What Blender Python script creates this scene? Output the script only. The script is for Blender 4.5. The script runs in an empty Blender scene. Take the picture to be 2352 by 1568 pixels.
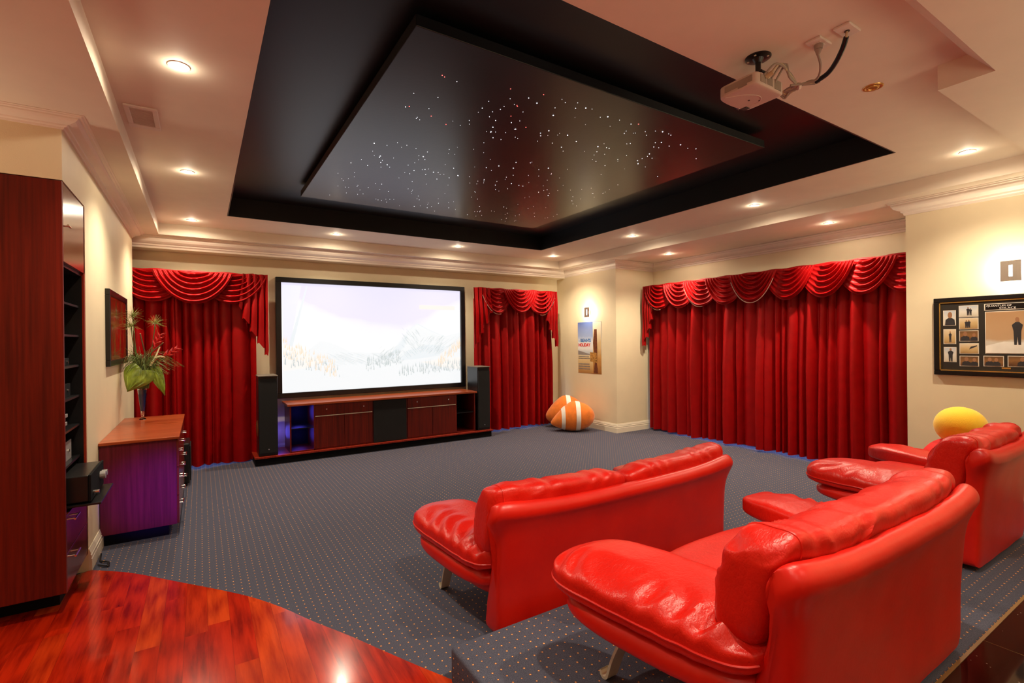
import bpy, bmesh, math, random
from mathutils import Vector, noise
R = math.radians
sc = bpy.context.scene
COL = sc.collection
rnd = random.Random(7)

# ------------------------------------------------------------------ materials
MATS = {}
def nodes(name):
    m = bpy.data.materials.new(name); m.use_nodes = True
    nt = m.node_tree; nt.nodes.clear()
    out = nt.nodes.new('ShaderNodeOutputMaterial')
    b = nt.nodes.new('ShaderNodeBsdfPrincipled')
    nt.links.new(b.outputs[0], out.inputs[0])
    MATS[name] = m
    return m, nt, b
def N(nt, t, **kw):
    n = nt.nodes.new(t)
    for k, v in kw.items(): setattr(n, k, v)
    return n
def pos(nt): return N(nt, 'ShaderNodeNewGeometry').outputs['Position']
def objc(nt): return N(nt, 'ShaderNodeTexCoord').outputs['Object']
def scaled(nt, vec, s):
    mp = N(nt, 'ShaderNodeMapping'); mp.inputs['Scale'].default_value = s
    nt.links.new(vec, mp.inputs[0]); return mp.outputs[0]
def noi(nt, vec, scale, detail=3, rough=.5):
    n = N(nt, 'ShaderNodeTexNoise'); n.inputs['Scale'].default_value = scale
    n.inputs['Detail'].default_value = detail; n.inputs['Roughness'].default_value = rough
    nt.links.new(vec, n.inputs['Vector']); return n.outputs['Fac']
def ramp(nt, fac, stops):
    r = N(nt, 'ShaderNodeValToRGB'); el = r.color_ramp.elements
    while len(el) < len(stops): el.new(.5)
    for e, (p, c) in zip(el, stops): e.position = p; e.color = (*c, 1)
    nt.links.new(fac, r.inputs[0]); return r.outputs[0]
def mth(nt, op, a, b=None, c=None):
    n = N(nt, 'ShaderNodeMath', operation=op)
    for i, v in enumerate((a, b, c)):
        if v is None: continue
        if isinstance(v, (int, float)): n.inputs[i].default_value = v
        else: nt.links.new(v, n.inputs[i])
    return n.outputs[0]
def mixc(nt, fac, a, b):
    n = N(nt, 'ShaderNodeMix', data_type='RGBA')
    if isinstance(fac, (int, float)): n.inputs[0].default_value = fac
    else: nt.links.new(fac, n.inputs[0])
    for i, v in ((6, a), (7, b)):
        if isinstance(v, tuple): n.inputs[i].default_value = (*v, 1)
        else: nt.links.new(v, n.inputs[i])
    return n.outputs[2]
def bump(nt, b, h, strength=.3, dist=.01):
    n = N(nt, 'ShaderNodeBump'); n.inputs['Strength'].default_value = strength
    n.inputs['Distance'].default_value = dist
    nt.links.new(h, n.inputs['Height']); nt.links.new(n.outputs[0], b.inputs['Normal'])
def simple(name, col, rough=.5, metal=0, spec=.5, var=.12, vscale=6, bmp=0, bscale=60, sheen=0, coat=0, trans=0, ior=1.45):
    m, nt, b = nodes(name)
    p = objc(nt)
    f = noi(nt, p, vscale, 3)
    d = tuple(c * (1 - var) for c in col); u = tuple(min(1, c * (1 + var)) for c in col)
    nt.links.new(ramp(nt, f, [(.3, d), (.7, u)]), b.inputs['Base Color'])
    b.inputs['Roughness'].default_value = rough; b.inputs['Metallic'].default_value = metal
    b.inputs['Specular IOR Level'].default_value = spec
    b.inputs['Sheen Weight'].default_value = sheen
    b.inputs['Coat Weight'].default_value = coat
    b.inputs['Transmission Weight'].default_value = trans; b.inputs['IOR'].default_value = ior
    if bmp: bump(nt, b, noi(nt, p, bscale, 4), bmp, .005)
    return m
def emis(name, col, strength):
    m, nt, b = nodes(name)
    b.inputs['Base Color'].default_value = (*[min(1, c) for c in col], 1)
    b.inputs['Emission Color'].default_value = (*col, 1)
    b.inputs['Emission Strength'].default_value = strength
    return m
simple('wall_paint', (.80, .69, .47), .6, var=.03, vscale=3, bmp=.12, bscale=220)
simple('ceiling_paint', (.78, .68, .55), .7, var=.02)
simple('trim_paint', (.82, .71, .60), .45, var=.02)
simple('skirting_paint', (.82, .74, .58), .4, var=.02)
simple('void_black', (.007, .009, .011), .38, var=.1, vscale=2)
simple('panel_black', (.011, .013, .017), .3, var=.2, vscale=3, bmp=.05, bscale=40)
simple('black_satin', (.008, .008, .009), .3)
simple('black_bay', (.012, .012, .016), .8, spec=.1)
simple('black_matte', (.005, .005, .006), .8, spec=.15)
simple('grille_cloth', (.006, .006, .007), .85, bmp=.4, bscale=600)
simple('chrome', (.85, .83, .78), .18, 1, var=.03)
simple('brushed_steel', (.80, .72, .56), .35, .4, var=.06)
simple('sconce_metal', (.42, .36, .30), .4, .6, var=.05)
simple('velvet_red', (.29, .0008, .0015), .5, spec=.2, var=.10, vscale=9)
simple('cord_trim', (.55, .35, .28), .6)
simple('projector_shell', (.62, .52, .45), .4, var=.03)
simple('projector_dark', (.05, .045, .04), .5)
simple('plastic_white', (.74, .66, .58), .45, var=.03)
simple('cable_grey', (.33, .27, .22), .5)
simple('cable_cream', (.55, .43, .26), .5)
simple('gold_slip', (.75, .48, .12), .25, .8, var=.1)
simple('frame_black', (.007, .006, .006), .25)
simple('mat_board', (.022, .018, .012), .6)
simple('leaf_green', (.20, .27, .03), .35, var=.45, vscale=14)
simple('stem_green', (.10, .14, .03), .5, var=.3)
simple('grass_green', (.14, .19, .05), .5, var=.5, vscale=40)
simple('papyrus', (.30, .34, .08), .5, var=.4, vscale=60)
simple('heliconia_red', (.55, .02, .015), .4, var=.3, vscale=30)
simple('cream_petal', (.75, .68, .40), .45)
simple('twig_brown', (.12, .07, .025), .6)
simple('glass_clear', (.95, .97, .98), .03, trans=1, var=0)
simple('blue_glass_beads', (.004, .008, .09), .12, var=.3, vscale=60, coat=.4)
simple('plush_orange', (.80, .19, .01), .8, var=.15, vscale=10, bmp=.3, bscale=150, sheen=.3)
simple('plush_white', (.82, .76, .68), .8, bmp=.3, bscale=150)
simple('plush_yellow', (.95, .62, .02), .8, var=.06, bmp=.3, bscale=150, sheen=.3)
simple('plush_red', (.72, .012, .012), .8, bmp=.3, bscale=150)
simple('lens_glass', (.05, .05, .07), .05, coat=1)
simple('device_grey', (.35, .34, .33), .4, .3)
simple('device_silver', (.6, .58, .52), .3, .7)
simple('bronze_dark', (.16, .13, .10), .5)
simple('bronze', (.35, .22, .1), .3, .8)
simple('paper_pale', (.66, .60, .50), .6)
simple('platform_dark', (.004, .004, .005), .9)
simple('downlight_brass', (.62, .36, .10), .3, .8)
simple('tan_strip', (.22, .12, .04), .4)
emis('lamp_white', (1, .84, .60), 40)
emis('lamp_sconce', (1, .86, .62), 30)
emis('lamp_slit', (.75, .88, 1), 6)
emis('star_white', (.9, .93, 1), 3.5)
emis('star_red', (1, .12, .1), 4)
emis('daylight', (.30, .46, 1), 6)

def leather(name, slack):
    m, nt, b = nodes(name)
    p = objc(nt)
    f = noi(nt, p, 4, 3)
    nt.links.new(ramp(nt, f, [(.3, (.53, .006, .002)), (.7, (.62, .011, .004))]), b.inputs['Base Color'])
    b.inputs['Roughness'].default_value = .36
    b.inputs['Specular IOR Level'].default_value = .42
    v = N(nt, 'ShaderNodeTexVoronoi'); v.inputs['Scale'].default_value = 180
    nt.links.new(p, v.inputs['Vector'])
    s = noi(nt, scaled(nt, p, (1, 1.5, 1)), 17, 4)
    n2 = noi(nt, scaled(nt, p, (1, 1.3, .8)), 26, 3, .55)
    fold = mth(nt, 'POWER', mth(nt, 'ABSOLUTE', mth(nt, 'SUBTRACT', mth(nt, 'MULTIPLY', n2, 2), 1)), .6)
    h = mth(nt, 'ADD', mth(nt, 'MULTIPLY', v.outputs['Distance'], .06), mth(nt, 'ADD', mth(nt, 'MULTIPLY', s, .5), mth(nt, 'MULTIPLY', fold, .35)))
    bump(nt, b, h, slack, .009)
leather('leather_red', .10); leather('leather_soft', .42)
def wood(name, dark, light, rough, vert=True, coat=.0):
    m, nt, b = nodes(name)
    p = objc(nt)
    s = (55, 55, 1.6) if vert else (2.0, 55, 55)
    f = noi(nt, scaled(nt, p, s), 1, 4, .6)
    g = noi(nt, scaled(nt, p, tuple(k * .25 for k in s)), 1, 2)
    f2 = mth(nt, 'ADD', mth(nt, 'MULTIPLY', f, .65), mth(nt, 'MULTIPLY', g, .35))
    nt.links.new(ramp(nt, f2, [(.36, dark), (.62, light)]), b.inputs['Base Color'])
    b.inputs['Roughness'].default_value = rough
    b.inputs['Specular IOR Level'].default_value = .3
    b.inputs['Coat Weight'].default_value = coat; b.inputs['Coat Roughness'].default_value = .15
wood('cherry_panel', (.075, .0035, .001), (.16, .009, .002), .42)
wood('cherry_blue_cast', (.075, .004, .010), (.14, .009, .022), .38)  # cherry with the purple cast of blue light mixed into its colour
wood('cherry_edge', (.20, .012, .005), (.34, .03, .01), .35)
wood('cherry_drawer', (.10, .012, .006), (.17, .024, .012), .22, coat=.3)
wood('cherry_top', (.24, .035, .009), (.42, .085, .02), .3, vert=False, coat=.2)

def carpet():
    m, nt, b = nodes('carpet_dotted')
    g = N(nt, 'ShaderNodeNewGeometry')
    sp = N(nt, 'ShaderNodeSeparateXYZ'); nt.links.new(g.outputs['Position'], sp.inputs[0])
    sn = N(nt, 'ShaderNodeSeparateXYZ'); nt.links.new(g.outputs['True Normal'], sn.inputs[0])
    px, py, pz = sp.outputs
    nx = mth(nt, 'GREATER_THAN', mth(nt, 'ABSOLUTE', sn.outputs[0]), .8)
    ny = mth(nt, 'GREATER_THAN', mth(nt, 'ABSOLUTE', sn.outputs[1]), .8)
    # on the riser faces the pattern runs over the edge, so height stands in for the missing axis
    u = mth(nt, 'ADD', mth(nt, 'MULTIPLY', px, mth(nt, 'SUBTRACT', 1, nx)), mth(nt, 'MULTIPLY', pz, nx))
    v = mth(nt, 'ADD', mth(nt, 'MULTIPLY', py, mth(nt, 'SUBTRACT', 1, ny)), mth(nt, 'MULTIPLY', pz, ny))
    U = mth(nt, 'DIVIDE', mth(nt, 'ADD', u, 9.0 - .0055), .0455)
    V = mth(nt, 'DIVIDE', mth(nt, 'ADD', v, 9.9 + .0245), .0494)
    fu = mth(nt, 'SUBTRACT', mth(nt, 'FRACT', U), .5); fv = mth(nt, 'SUBTRACT', mth(nt, 'FRACT', V), .5)
    d = mth(nt, 'SQRT', mth(nt, 'ADD', mth(nt, 'POWER', fu, 2), mth(nt, 'POWER', fv, 2)))
    cid = N(nt, 'ShaderNodeCombineXYZ')
    nt.links.new(mth(nt, 'FLOOR', U), cid.inputs[0]); nt.links.new(mth(nt, 'FLOOR', V), cid.inputs[1])
    w = N(nt, 'ShaderNodeTexWhiteNoise'); nt.links.new(cid.outputs[0], w.inputs['Vector'])
    rad = mth(nt, 'ADD', .058, mth(nt, 'MULTIPLY', w.outputs['Value'], .032))
    core = mth(nt, 'LESS_THAN', d, rad)
    ring = mth(nt, 'LESS_THAN', d, mth(nt, 'ADD', rad, .042))
    p = g.outputs['Position']
    tex = noi(nt, p, 260, 3, .7); big = noi(nt, p, 5, 2)
    base = ramp(nt, tex, [(.32, (.042, .046, .072)), (.68, (.125, .128, .175))])
    base = mixc(nt, mth(nt, 'MULTIPLY', big, .25), base, (.075, .076, .105))
    c = mixc(nt, ring, base, (.22, .05, .018))
    c = mixc(nt, core, c, (.80, .45, .18))
    nt.links.new(c, b.inputs['Base Color'])
    b.inputs['Roughness'].default_value = .95; b.inputs['Specular IOR Level'].default_value = .1
    bump(nt, b, tex, .5, .004)
carpet()
def timber():
    m, nt, b = nodes('jarrah_boards')
    p = pos(nt)
    sp = N(nt, 'ShaderNodeSeparateXYZ'); nt.links.new(p, sp.inputs[0])
    X = mth(nt, 'DIVIDE', mth(nt, 'ADD', sp.outputs[0], 20.03), .112)
    ix = mth(nt, 'FLOOR', X)
    w = N(nt, 'ShaderNodeTexWhiteNoise', noise_dimensions='1D'); nt.links.new(ix, w.inputs['W'])
    Y = mth(nt, 'ADD', mth(nt, 'DIVIDE', sp.outputs[1], 1.15), mth(nt, 'MULTIPLY', w.outputs['Value'], 7))
    cid = N(nt, 'ShaderNodeCombineXYZ'); nt.links.new(ix, cid.inputs[0]); nt.links.new(mth(nt, 'FLOOR', Y), cid.inputs[1])
    w2 = N(nt, 'ShaderNodeTexWhiteNoise'); nt.links.new(cid.outputs[0], w2.inputs['Vector'])
    off = N(nt, 'ShaderNodeVectorMath', operation='ADD')
    nt.links.new(scaled(nt, p, (16, 1.5, 1)), off.inputs[0])
    sc3 = N(nt, 'ShaderNodeVectorMath', operation='SCALE'); sc3.inputs['Scale'].default_value = 40
    nt.links.new(w2.outputs['Color'], sc3.inputs[0]); nt.links.new(sc3.outputs[0], off.inputs[1])
    gr = noi(nt, off.outputs[0], 1.6, 5, .6)
    wv = N(nt, 'ShaderNodeTexWave', wave_type='RINGS'); wv.inputs['Scale'].default_value = .55
    wv.inputs['Distortion'].default_value = 5; wv.inputs['Detail'].default_value = 2
    nt.links.new(off.outputs[0], wv.inputs['Vector'])
    g2 = mth(nt, 'ADD', mth(nt, 'MULTIPLY', gr, .80), mth(nt, 'MULTIPLY', wv.outputs['Fac'], .16))
    cA = ramp(nt, g2, [(.3, (.20, .004, .001)), (.62, (.50, .020, .003))])
    cB = ramp(nt, g2, [(.3, (.32, .016, .003)), (.62, (.62, .062, .007))])
    c = mixc(nt, ramp(nt, w2.outputs['Value'], [(.45, (0, 0, 0)), (.95, (1, 1, 1))]), cA, cB)
    fx = mth(nt, 'FRACT', X); edge = mth(nt, 'LESS_THAN', mth(nt, 'MINIMUM', fx, mth(nt, 'SUBTRACT', 1, fx)), .008)
    c = mixc(nt, mth(nt, 'MULTIPLY', edge, .45), c, (.06, .006, .002))
    nt.links.new(c, b.inputs['Base Color'])
    b.inputs['Roughness'].default_value = .16
    b.inputs['Coat Weight'].default_value = .22; b.inputs['Coat Roughness'].default_value = .05
timber()
def tiles():
    m, nt, b = nodes('black_granite')
    p = pos(nt)
    v = N(nt, 'ShaderNodeTexVoronoi'); v.inputs['Scale'].default_value = 22; nt.links.new(p, v.inputs['Vector'])
    fleck = mth(nt, 'LESS_THAN', v.outputs['Distance'], .07)
    sp = N(nt, 'ShaderNodeSeparateXYZ'); nt.links.new(p, sp.inputs[0])
    fx = mth(nt, 'FRACT', mth(nt, 'DIVIDE', mth(nt, 'ADD', sp.outputs[0], 9 - .2 - .0), .6))
    j = mth(nt, 'LESS_THAN', fx, .006)
    c = mixc(nt, fleck, (.010, .004, .003), (.20, .15, .12))
    c = mixc(nt, j, c, (.10, .05, .015))
    nt.links.new(c, b.inputs['Base Color']); b.inputs['Roughness'].default_value = .05
tiles()
def screen_mat():
    m, nt, b = nodes('projected_sky')
    sp = N(nt, 'ShaderNodeSeparateXYZ'); nt.links.new(N(nt, 'ShaderNodeTexCoord').outputs['Generated'], sp.inputs[0])
    x, y, z = sp.outputs
    dx = mth(nt, 'SUBTRACT', x, .52)
    f = mth(nt, 'ADD', mth(nt, 'MULTIPLY', z, 1.35), mth(nt, 'MULTIPLY', mth(nt, 'POWER', dx, 2), -1.7))
    f = mth(nt, 'ADD', f, mth(nt, 'MULTIPLY', noi(nt, scaled(nt, objc(nt), (2, 1, 3)), .8, 2), .25))
    c = ramp(nt, f, [(.62, (1, 1, 1)), (.92, (.955, .94, 1)), (1, (.87, .83, 1))])
    c = mixc(nt, mth(nt, 'GREATER_THAN', mth(nt, 'ADD', x, mth(nt, 'MULTIPLY', z, -.07)), .0), c, c)
    nt.links.new(c, b.inputs['Emission Color'])
    b.inputs['Base Color'].default_value = (.04, .04, .04, 1)
    b.inputs['Emission Strength'].default_value = SCREEN
    b.inputs['Roughness'].default_value = .8
SCREEN = 1.08
screen_mat()
emis('projected_hill', (.92, .945, .96), SCREEN); emis('projected_snow', (1, 1, 1), SCREEN)
emis('projected_forest', (.60, .66, .66), SCREEN); emis('projected_autumn', (1, .80, .62), SCREEN); emis('projected_bracken', (1, .955, .91), SCREEN)
emis('projected_pole', (.90, .90, 1), SCREEN); emis('projected_shade', (.85, .90, .93), SCREEN); emis('projected_tag', (1, .90, .84), SCREEN)
for k_ in MATS:
    if k_.startswith('projected_') and k_ != 'projected_sky': MATS[k_].node_tree.nodes['Principled BSDF'].inputs['Base Color'].default_value = (.04, .04, .04, 1)
def art_mat():
    m, nt, b = nodes('abstract_art')
    p = objc(nt)
    f = noi(nt, scaled(nt, p, (1, 9, 2.2)), 1.4, 4, .6)
    c = ramp(nt, f, [(.34, (.02, .03, .008)), (.43, (.16, .006, .004)), (.50, (.36, .012, .008)), (.58, (.03, .04, .01)), (.68, (.20, .14, .03))])
    nt.links.new(c, b.inputs['Base Color']); b.inputs['Roughness'].default_value = .12
art_mat()
def grad(name, stops, axis=2, rough=.5, nz=.08):
    m, nt, b = nodes(name)
    sp = N(nt, 'ShaderNodeSeparateXYZ'); g = N(nt, 'ShaderNodeTexCoord').outputs['Generated']
    nt.links.new(g, sp.inputs[0])
    f = mth(nt, 'ADD', sp.outputs[axis], mth(nt, 'MULTIPLY', mth(nt, 'SUBTRACT', noi(nt, objc(nt), 9, 3), .5), nz))
    nt.links.new(ramp(nt, f, stops), b.inputs['Base Color']); b.inputs['Roughness'].default_value = rough
grad('poster_print', [(0, (.42, .20, .05)), (.12, (.62, .40, .16)), (.32, (.85, .68, .36)), (.40, (.55, .60, .62)), (.48, (.85, .85, .82)), (.62, (.80, .84, .88)), (.72, (.35, .45, .72)), (1, (.10, .16, .45))], nz=.05)
grad('poster_side', [(0, (.35, .14, .03)), (.3, (.60, .30, .08)), (.55, (.72, .52, .26)), (.8, (.80, .70, .5)), (1, (.85, .78, .62))], nz=.3)
grad('photo_sand', [(0, (.42, .26, .10)), (.5, (.62, .44, .2)), (1, (.74, .62, .42))], nz=.5)
grad('photo_dark', [(0, (.10, .04, .015)), (.5, (.28, .13, .04)), (1, (.16, .08, .03))], nz=.8)
grad('photo_pale', [(0, (.62, .56, .42)), (.5, (.72, .70, .62)), (1, (.5, .55, .6))], nz=.3)
grad('photo_main', [(0, (.62, .58, .50)), (.28, (.66, .60, .50)), (.34, (.55, .36, .2)), (1, (.46, .27, .13))], nz=.12)
simple('photo_border', (.72, .66, .55), .5)
simple('figure_suit', (.03, .028, .03), .6); simple('figure_skin', (.36, .17, .08), .6)
simple('rail_grey', (.30, .27, .25), .6); simple('ink_white', (.85, .82, .74), .5)
simple('ink_blue', (.06, .20, .50), .5); simple('ink_red', (.70, .03, .02), .5); simple('ink_grey', (.25, .22, .2), .5)
simple('case_tan', (.45, .22, .05), .5, var=.6, vscale=50); simple('trunk_brown', (.16, .05, .02), .5, var=.4, vscale=30)

# ------------------------------------------------------------------ geometry helpers
def box(x0, x1, y0, y1, z0, z1, bev=0.0, seg=2):
    bm = bmesh.new()
    bmesh.ops.create_cube(bm, size=1)
    for v in bm.verts:
        v.co = Vector(((x0 + x1) / 2 + v.co.x * (x1 - x0), (y0 + y1) / 2 + v.co.y * (y1 - y0), (z0 + z1) / 2 + v.co.z * (z1 - z0)))
    if bev: bmesh.ops.bevel(bm, geom=bm.edges[:], offset=bev, segments=seg, affect='EDGES', profile=.5)
    return frombm(bm)
def frombm(bm):
    bm.verts.index_update()
    g = ([tuple(v.co) for v in bm.verts], [tuple(v.index for v in f.verts) for f in bm.faces]); bm.free(); return g
def join(*gs):
    V, F = [], []
    for v, f in gs:
        o = len(V); V += list(v); F += [tuple(i + o for i in q) for q in f]
    return V, F
def cyl(p0, p1, r0, r1=None, n=20, cap=True):
    r1 = r0 if r1 is None else r1
    p0, p1 = Vector(p0), Vector(p1); d = (p1 - p0).normalized()
    a = d.orthogonal().normalized(); b = d.cross(a)
    V, F = [], []
    for p, r in ((p0, r0), (p1, r1)):
        for i in range(n):
            t = 2 * math.pi * i / n; V.append(tuple(p + (a * math.cos(t) + b * math.sin(t)) * r))
    for i in range(n): F.append((i, (i + 1) % n, n + (i + 1) % n, n + i))
    if cap: F += [tuple(reversed(range(n))), tuple(range(n, 2 * n))]
    return V, F
def spline(pts, k=8):
    P = [Vector(p) for p in pts]; P = [P[0] * 2 - P[1]] + P + [P[-1] * 2 - P[-2]]
    out = []
    for i in range(1, len(P) - 2):
        for j in range(k):
            t = j / k; a, b, c, d = P[i - 1], P[i], P[i + 1], P[i + 2]
            out.append(.5 * ((2 * b) + (c - a) * t + (2 * a - 5 * b + 4 * c - d) * t * t + (3 * b - a - 3 * c + d) * t ** 3))
    out.append(P[-2]); return out
def tube(pts, r, n=8, smooth=6, taper=None):
    P = spline(pts, smooth) if smooth else [Vector(p) for p in pts]
    V, F = [], []; a = None
    for i, p in enumerate(P):
        d = (P[min(i + 1, len(P) - 1)] - P[max(i - 1, 0)]).normalized()
        a = d.orthogonal().normalized() if a is None else (a - d * a.dot(d)).normalized()
        b = d.cross(a); t = i / max(1, len(P) - 1)
        rr = r if taper is None else r + (taper - r) * t
        for j in range(n):
            q = 2 * math.pi * j / n; V.append(tuple(p + (a * math.cos(q) + b * math.sin(q)) * rr))
    for i in range(len(P) - 1):
        for j in range(n):
            F.append((i * n + j, i * n + (j + 1) % n, (i + 1) * n + (j + 1) % n, (i + 1) * n + j))
    F += [tuple(reversed(range(n))), tuple(range(len(V) - n, len(V)))]
    return V, F
def lathe(prof, c, n=28):
    V, F = [], []
    for r, z in prof:
        for i in range(n):
            t = 2 * math.pi * i / n; V.append((c[0] + r * math.cos(t), c[1] + r * math.sin(t), c[2] + z))
    for k in range(len(prof) - 1):
        for i in range(n): F.append((k * n + i, k * n + (i + 1) % n, (k + 1) * n + (i + 1) % n, (k + 1) * n + i))
    F += [tuple(reversed(range(n))), tuple(range(len(V) - n, len(V)))]
    return V, F
def grid(fn, nu, nv, closed_u=False):
    V = [tuple(fn(i / nu, j / nv)) for j in range(nv + 1) for i in range(nu + (0 if closed_u else 1))]
    w = nu if closed_u else nu + 1; F = []
    for j in range(nv):
        for i in range(nu):
            F.append((j * w + i, j * w + (i + 1) % w, (j + 1) * w + (i + 1) % w, (j + 1) * w + i))
    return V, F
def superq(n, k, fn):
    """rounded box: a subdivided cube pushed onto an L-k ball, then mapped by fn"""
    bm = bmesh.new(); bmesh.ops.create_cube(bm, size=2)
    bmesh.ops.subdivide_edges(bm, edges=bm.edges[:], cuts=n, use_grid_fill=True)
    for v in bm.verts:
        c = [math.sin(q * math.pi / 2) * .35 + q * .65 for q in v.co]
        s = sum(abs(q) ** k for q in c) ** (1 / k)
        v.co = Vector(fn(*(q / s for q in c)))
    return frombm(bm)
def roll(n, kx, k, fn, nx=None):
    """like superq but square-ended along x: section of power k, ends of power kx"""
    bm = bmesh.new(); bmesh.ops.create_cube(bm, size=2)
    bmesh.ops.subdivide_edges(bm, edges=bm.edges[:], cuts=n, use_grid_fill=True)
    for v in bm.verts:
        x, y, z = [math.sin(q * math.pi / 2) * .35 + q * .65 for q in v.co]
        m = (abs(y) ** k + abs(z) ** k) ** (1 / k)
        s = (abs(x) ** kx + m ** kx) ** (1 / kx)
        v.co = Vector(fn(x / s, y / s, z / s))
    return frombm(bm)
def prism(poly, z0, z1, axis='z'):
    n = len(poly); V = []
    for z in (z0, z1):
        for a, b in poly: V.append({'z': (a, b, z), 'y': (a, z, b), 'x': (z, a, b)}[axis])
    F = [tuple(reversed(range(n))), tuple(range(n, 2 * n))] + [(i, (i + 1) % n, n + (i + 1) % n, n + i) for i in range(n)]
    return V, F
def sweep(prof, path):
    """prof = [(distance from wall, z)], path = xy points with the room on the left"""
    P = [Vector(p) for p in path]; V, F = [], []; m = len(prof)
    def nrm(a, b): d = (b - a).normalized(); return Vector((-d.y, d.x))
    for i, p in enumerate(P):
        n1 = nrm(P[i - 1], p) if i else None; n2 = nrm(p, P[i + 1]) if i < len(P) - 1 else None
        o = n2 if n1 is None else n1 if n2 is None else (n1 + n2) / (1 + n1.dot(n2))
        for d, z in prof: V.append((p.x + o.x * d, p.y + o.y * d, z))
    for i in range(len(P) - 1):
        for j in range(m): F.append((i * m + j, i * m + (j + 1) % m, (i + 1) * m + (j + 1) % m, (i + 1) * m + j))
    F += [tuple(range(m)), tuple(reversed(range(len(V) - m, len(V))))]
    return V, F
def mk(name, geo, mat, parent=None, smooth=False, origin=None, mats=None, fm=None, auto=True):
    V, F = geo
    if parent is not None:
        root = parent
        while root.parent: root = root.parent
        o = Vector(root.location) if root.get('_world', 1) else Vector((0, 0, 0))
    else: o = Vector(origin) if origin else Vector((0, 0, 0))
    me = bpy.data.meshes.new(name)
    me.from_pydata([(v[0] - o.x, v[1] - o.y, v[2] - o.z) for v in V], [], F)
    bm = bmesh.new(); bm.from_mesh(me); bmesh.ops.recalc_face_normals(bm, faces=bm.faces[:]); bm.to_mesh(me); bm.free()
    for mm in (mats or [mat]): me.materials.append(MATS[mm])
    if fm:
        for p, i in zip(me.polygons, fm): p.material_index = i
    if smooth:
        for p in me.polygons: p.use_smooth = True
        try: me.set_sharp_from_angle(angle=R(50))
        except Exception: pass
    ob = bpy.data.objects.new(name, me); COL.objects.link(ob)
    if parent is not None: ob.parent = parent
    elif origin: ob.location = o
    return ob
def tag(o, label=None, cat=None, group=None, kind=None):
    if label: o['label'] = label
    if cat: o['category'] = cat
    if group: o['group'] = group
    if kind: o['kind'] = kind
    return o
def thing(name, loc, label, cat, group=None, world=True):
    o = bpy.data.objects.new(name, None); COL.objects.link(o); o.location = loc; o.empty_display_size = .1
    if not world: o['_world'] = 0
    return tag(o, label, cat, group)
def struct(name, geo, mat, **kw): return tag(mk(name, geo, mat, **kw), kind='structure')
def text(s, size, u0, v0, width=None, font_bold=.0, depth=.002):
    """flat lettering as a mesh in (u, v), left bottom at u0, v0"""
    cu = bpy.data.curves.new('lettering', 'FONT'); cu.body = s; cu.size = size; cu.offset = font_bold; cu.resolution_u = 3
    ob = bpy.data.objects.new('lettering', cu); COL.objects.link(ob)
    dg = bpy.context.evaluated_depsgraph_get(); dg.update()
    me = bpy.data.meshes.new_from_object(ob.evaluated_get(dg))
    V = [(v.co.x, v.co.y) for v in me.vertices]; F = [tuple(p.vertices) for p in me.polygons]
    bpy.data.objects.remove(ob); bpy.data.curves.remove(cu); bpy.data.meshes.remove(me)
    w = max(v[0] for v in V); s = (width / w) if width else 1
    return [(u0 + v[0] * s, v0 + v[1]) for v in V], F
def nz(p, s, seed=0): return noise.noise(Vector((p[0] * s + seed, p[1] * s + seed * 1.7, p[2] * s - seed)))

# ------------------------------------------------------------------ room shell
XL, XR, YB = -.71, 6.2, 8.05
ZS, ZU, ZV = 3.04, 3.18, 3.41
struct('wall_left', join(box(-.9, XL, 4.70, 7.66, 0, 3.2), box(-1.42, XL, 4.02, 4.70, 2.665, 3.2), box(-3.7, -1.42, 4.02, 4.2, 0, 3.2), box(-1.7, -1.6, 7.6, 8.15, 0, 3.2)), 'wall_paint')
struct('wall_back', join(box(-1.7, 6.2, YB, 8.2, 0, 3.2), box(-1.6, 6.2, 7.8, YB, 2.89, 3.2)), 'wall_paint')
struct('wall_right', join(box(XR, 7.35, 6.36, 8.2, 0, 3.2), box(7.15, 7.35, 2.13, 6.36, 0, 3.2), box(XR, 7.35, -3.7, 2.13, 0, 3.2)), 'wall_paint')
struct('wall_rear', join(box(-3.7, 7.35, -3.8, -3.7, 0, 3.2)), 'wall_paint')
struct('wall_far_left', join(box(-3.8, -3.7, -3.8, 4.2, 0, 3.2)), 'wall_paint')
vx0, vx1, vy0, vy1 = .277, 4.905, 1.745, 6.80
cx0, cx1, cy1 = -.437, 5.9, 7.6
top = 3.46
raised = [box(cx0, vx0, .82, cy1, ZU, top), box(vx1, cx1, .82, cy1, ZU, top), box(vx0, vx1, vy1, cy1, ZU, top), box(vx0, vx1, .82, vy0, ZU, top)]
soffit = [box(-3.8, cx0, -3.8, 8.2, ZS, top), box(cx0, cx1, cy1, 8.2, ZS, top), box(cx1, 6.3, -3.8, 8.2, ZS, top),
          box(6.3, 7.35, 6.36, 8.2, ZS, top), box(6.3, 7.35, -3.8, 2.13, ZS, top), box(6.3, 7.35, 2.13, 6.36, 3.043, top),
          box(cx0, cx1, -3.8, .82, ZS, top), box(3.54, cx1, .82, 1.06, ZS, ZU + .01)]
wedge = prism([(.82, ZS), (.935, ZU + .005), (.82, ZU + .005)], cx0, 3.54, 'x')
struct('ceiling', join(*raised, *soffit, wedge), 'ceiling_paint')
t = .012
struct('ceiling_void', join(box(vx0, vx1, vy0, vy1, ZV, ZV + .03), box(vx0, vx0 + t, vy0, vy1, ZU + .001, ZV), box(vx1 - t, vx1, vy0, vy1, ZU + .001, ZV),
       box(vx0 + t, vx1 - t, vy0, vy0 + t, ZU + .001, ZV), box(vx0 + t, vx1 - t, vy1 - t, vy1, ZU + .001, ZV)), 'void_black')
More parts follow.
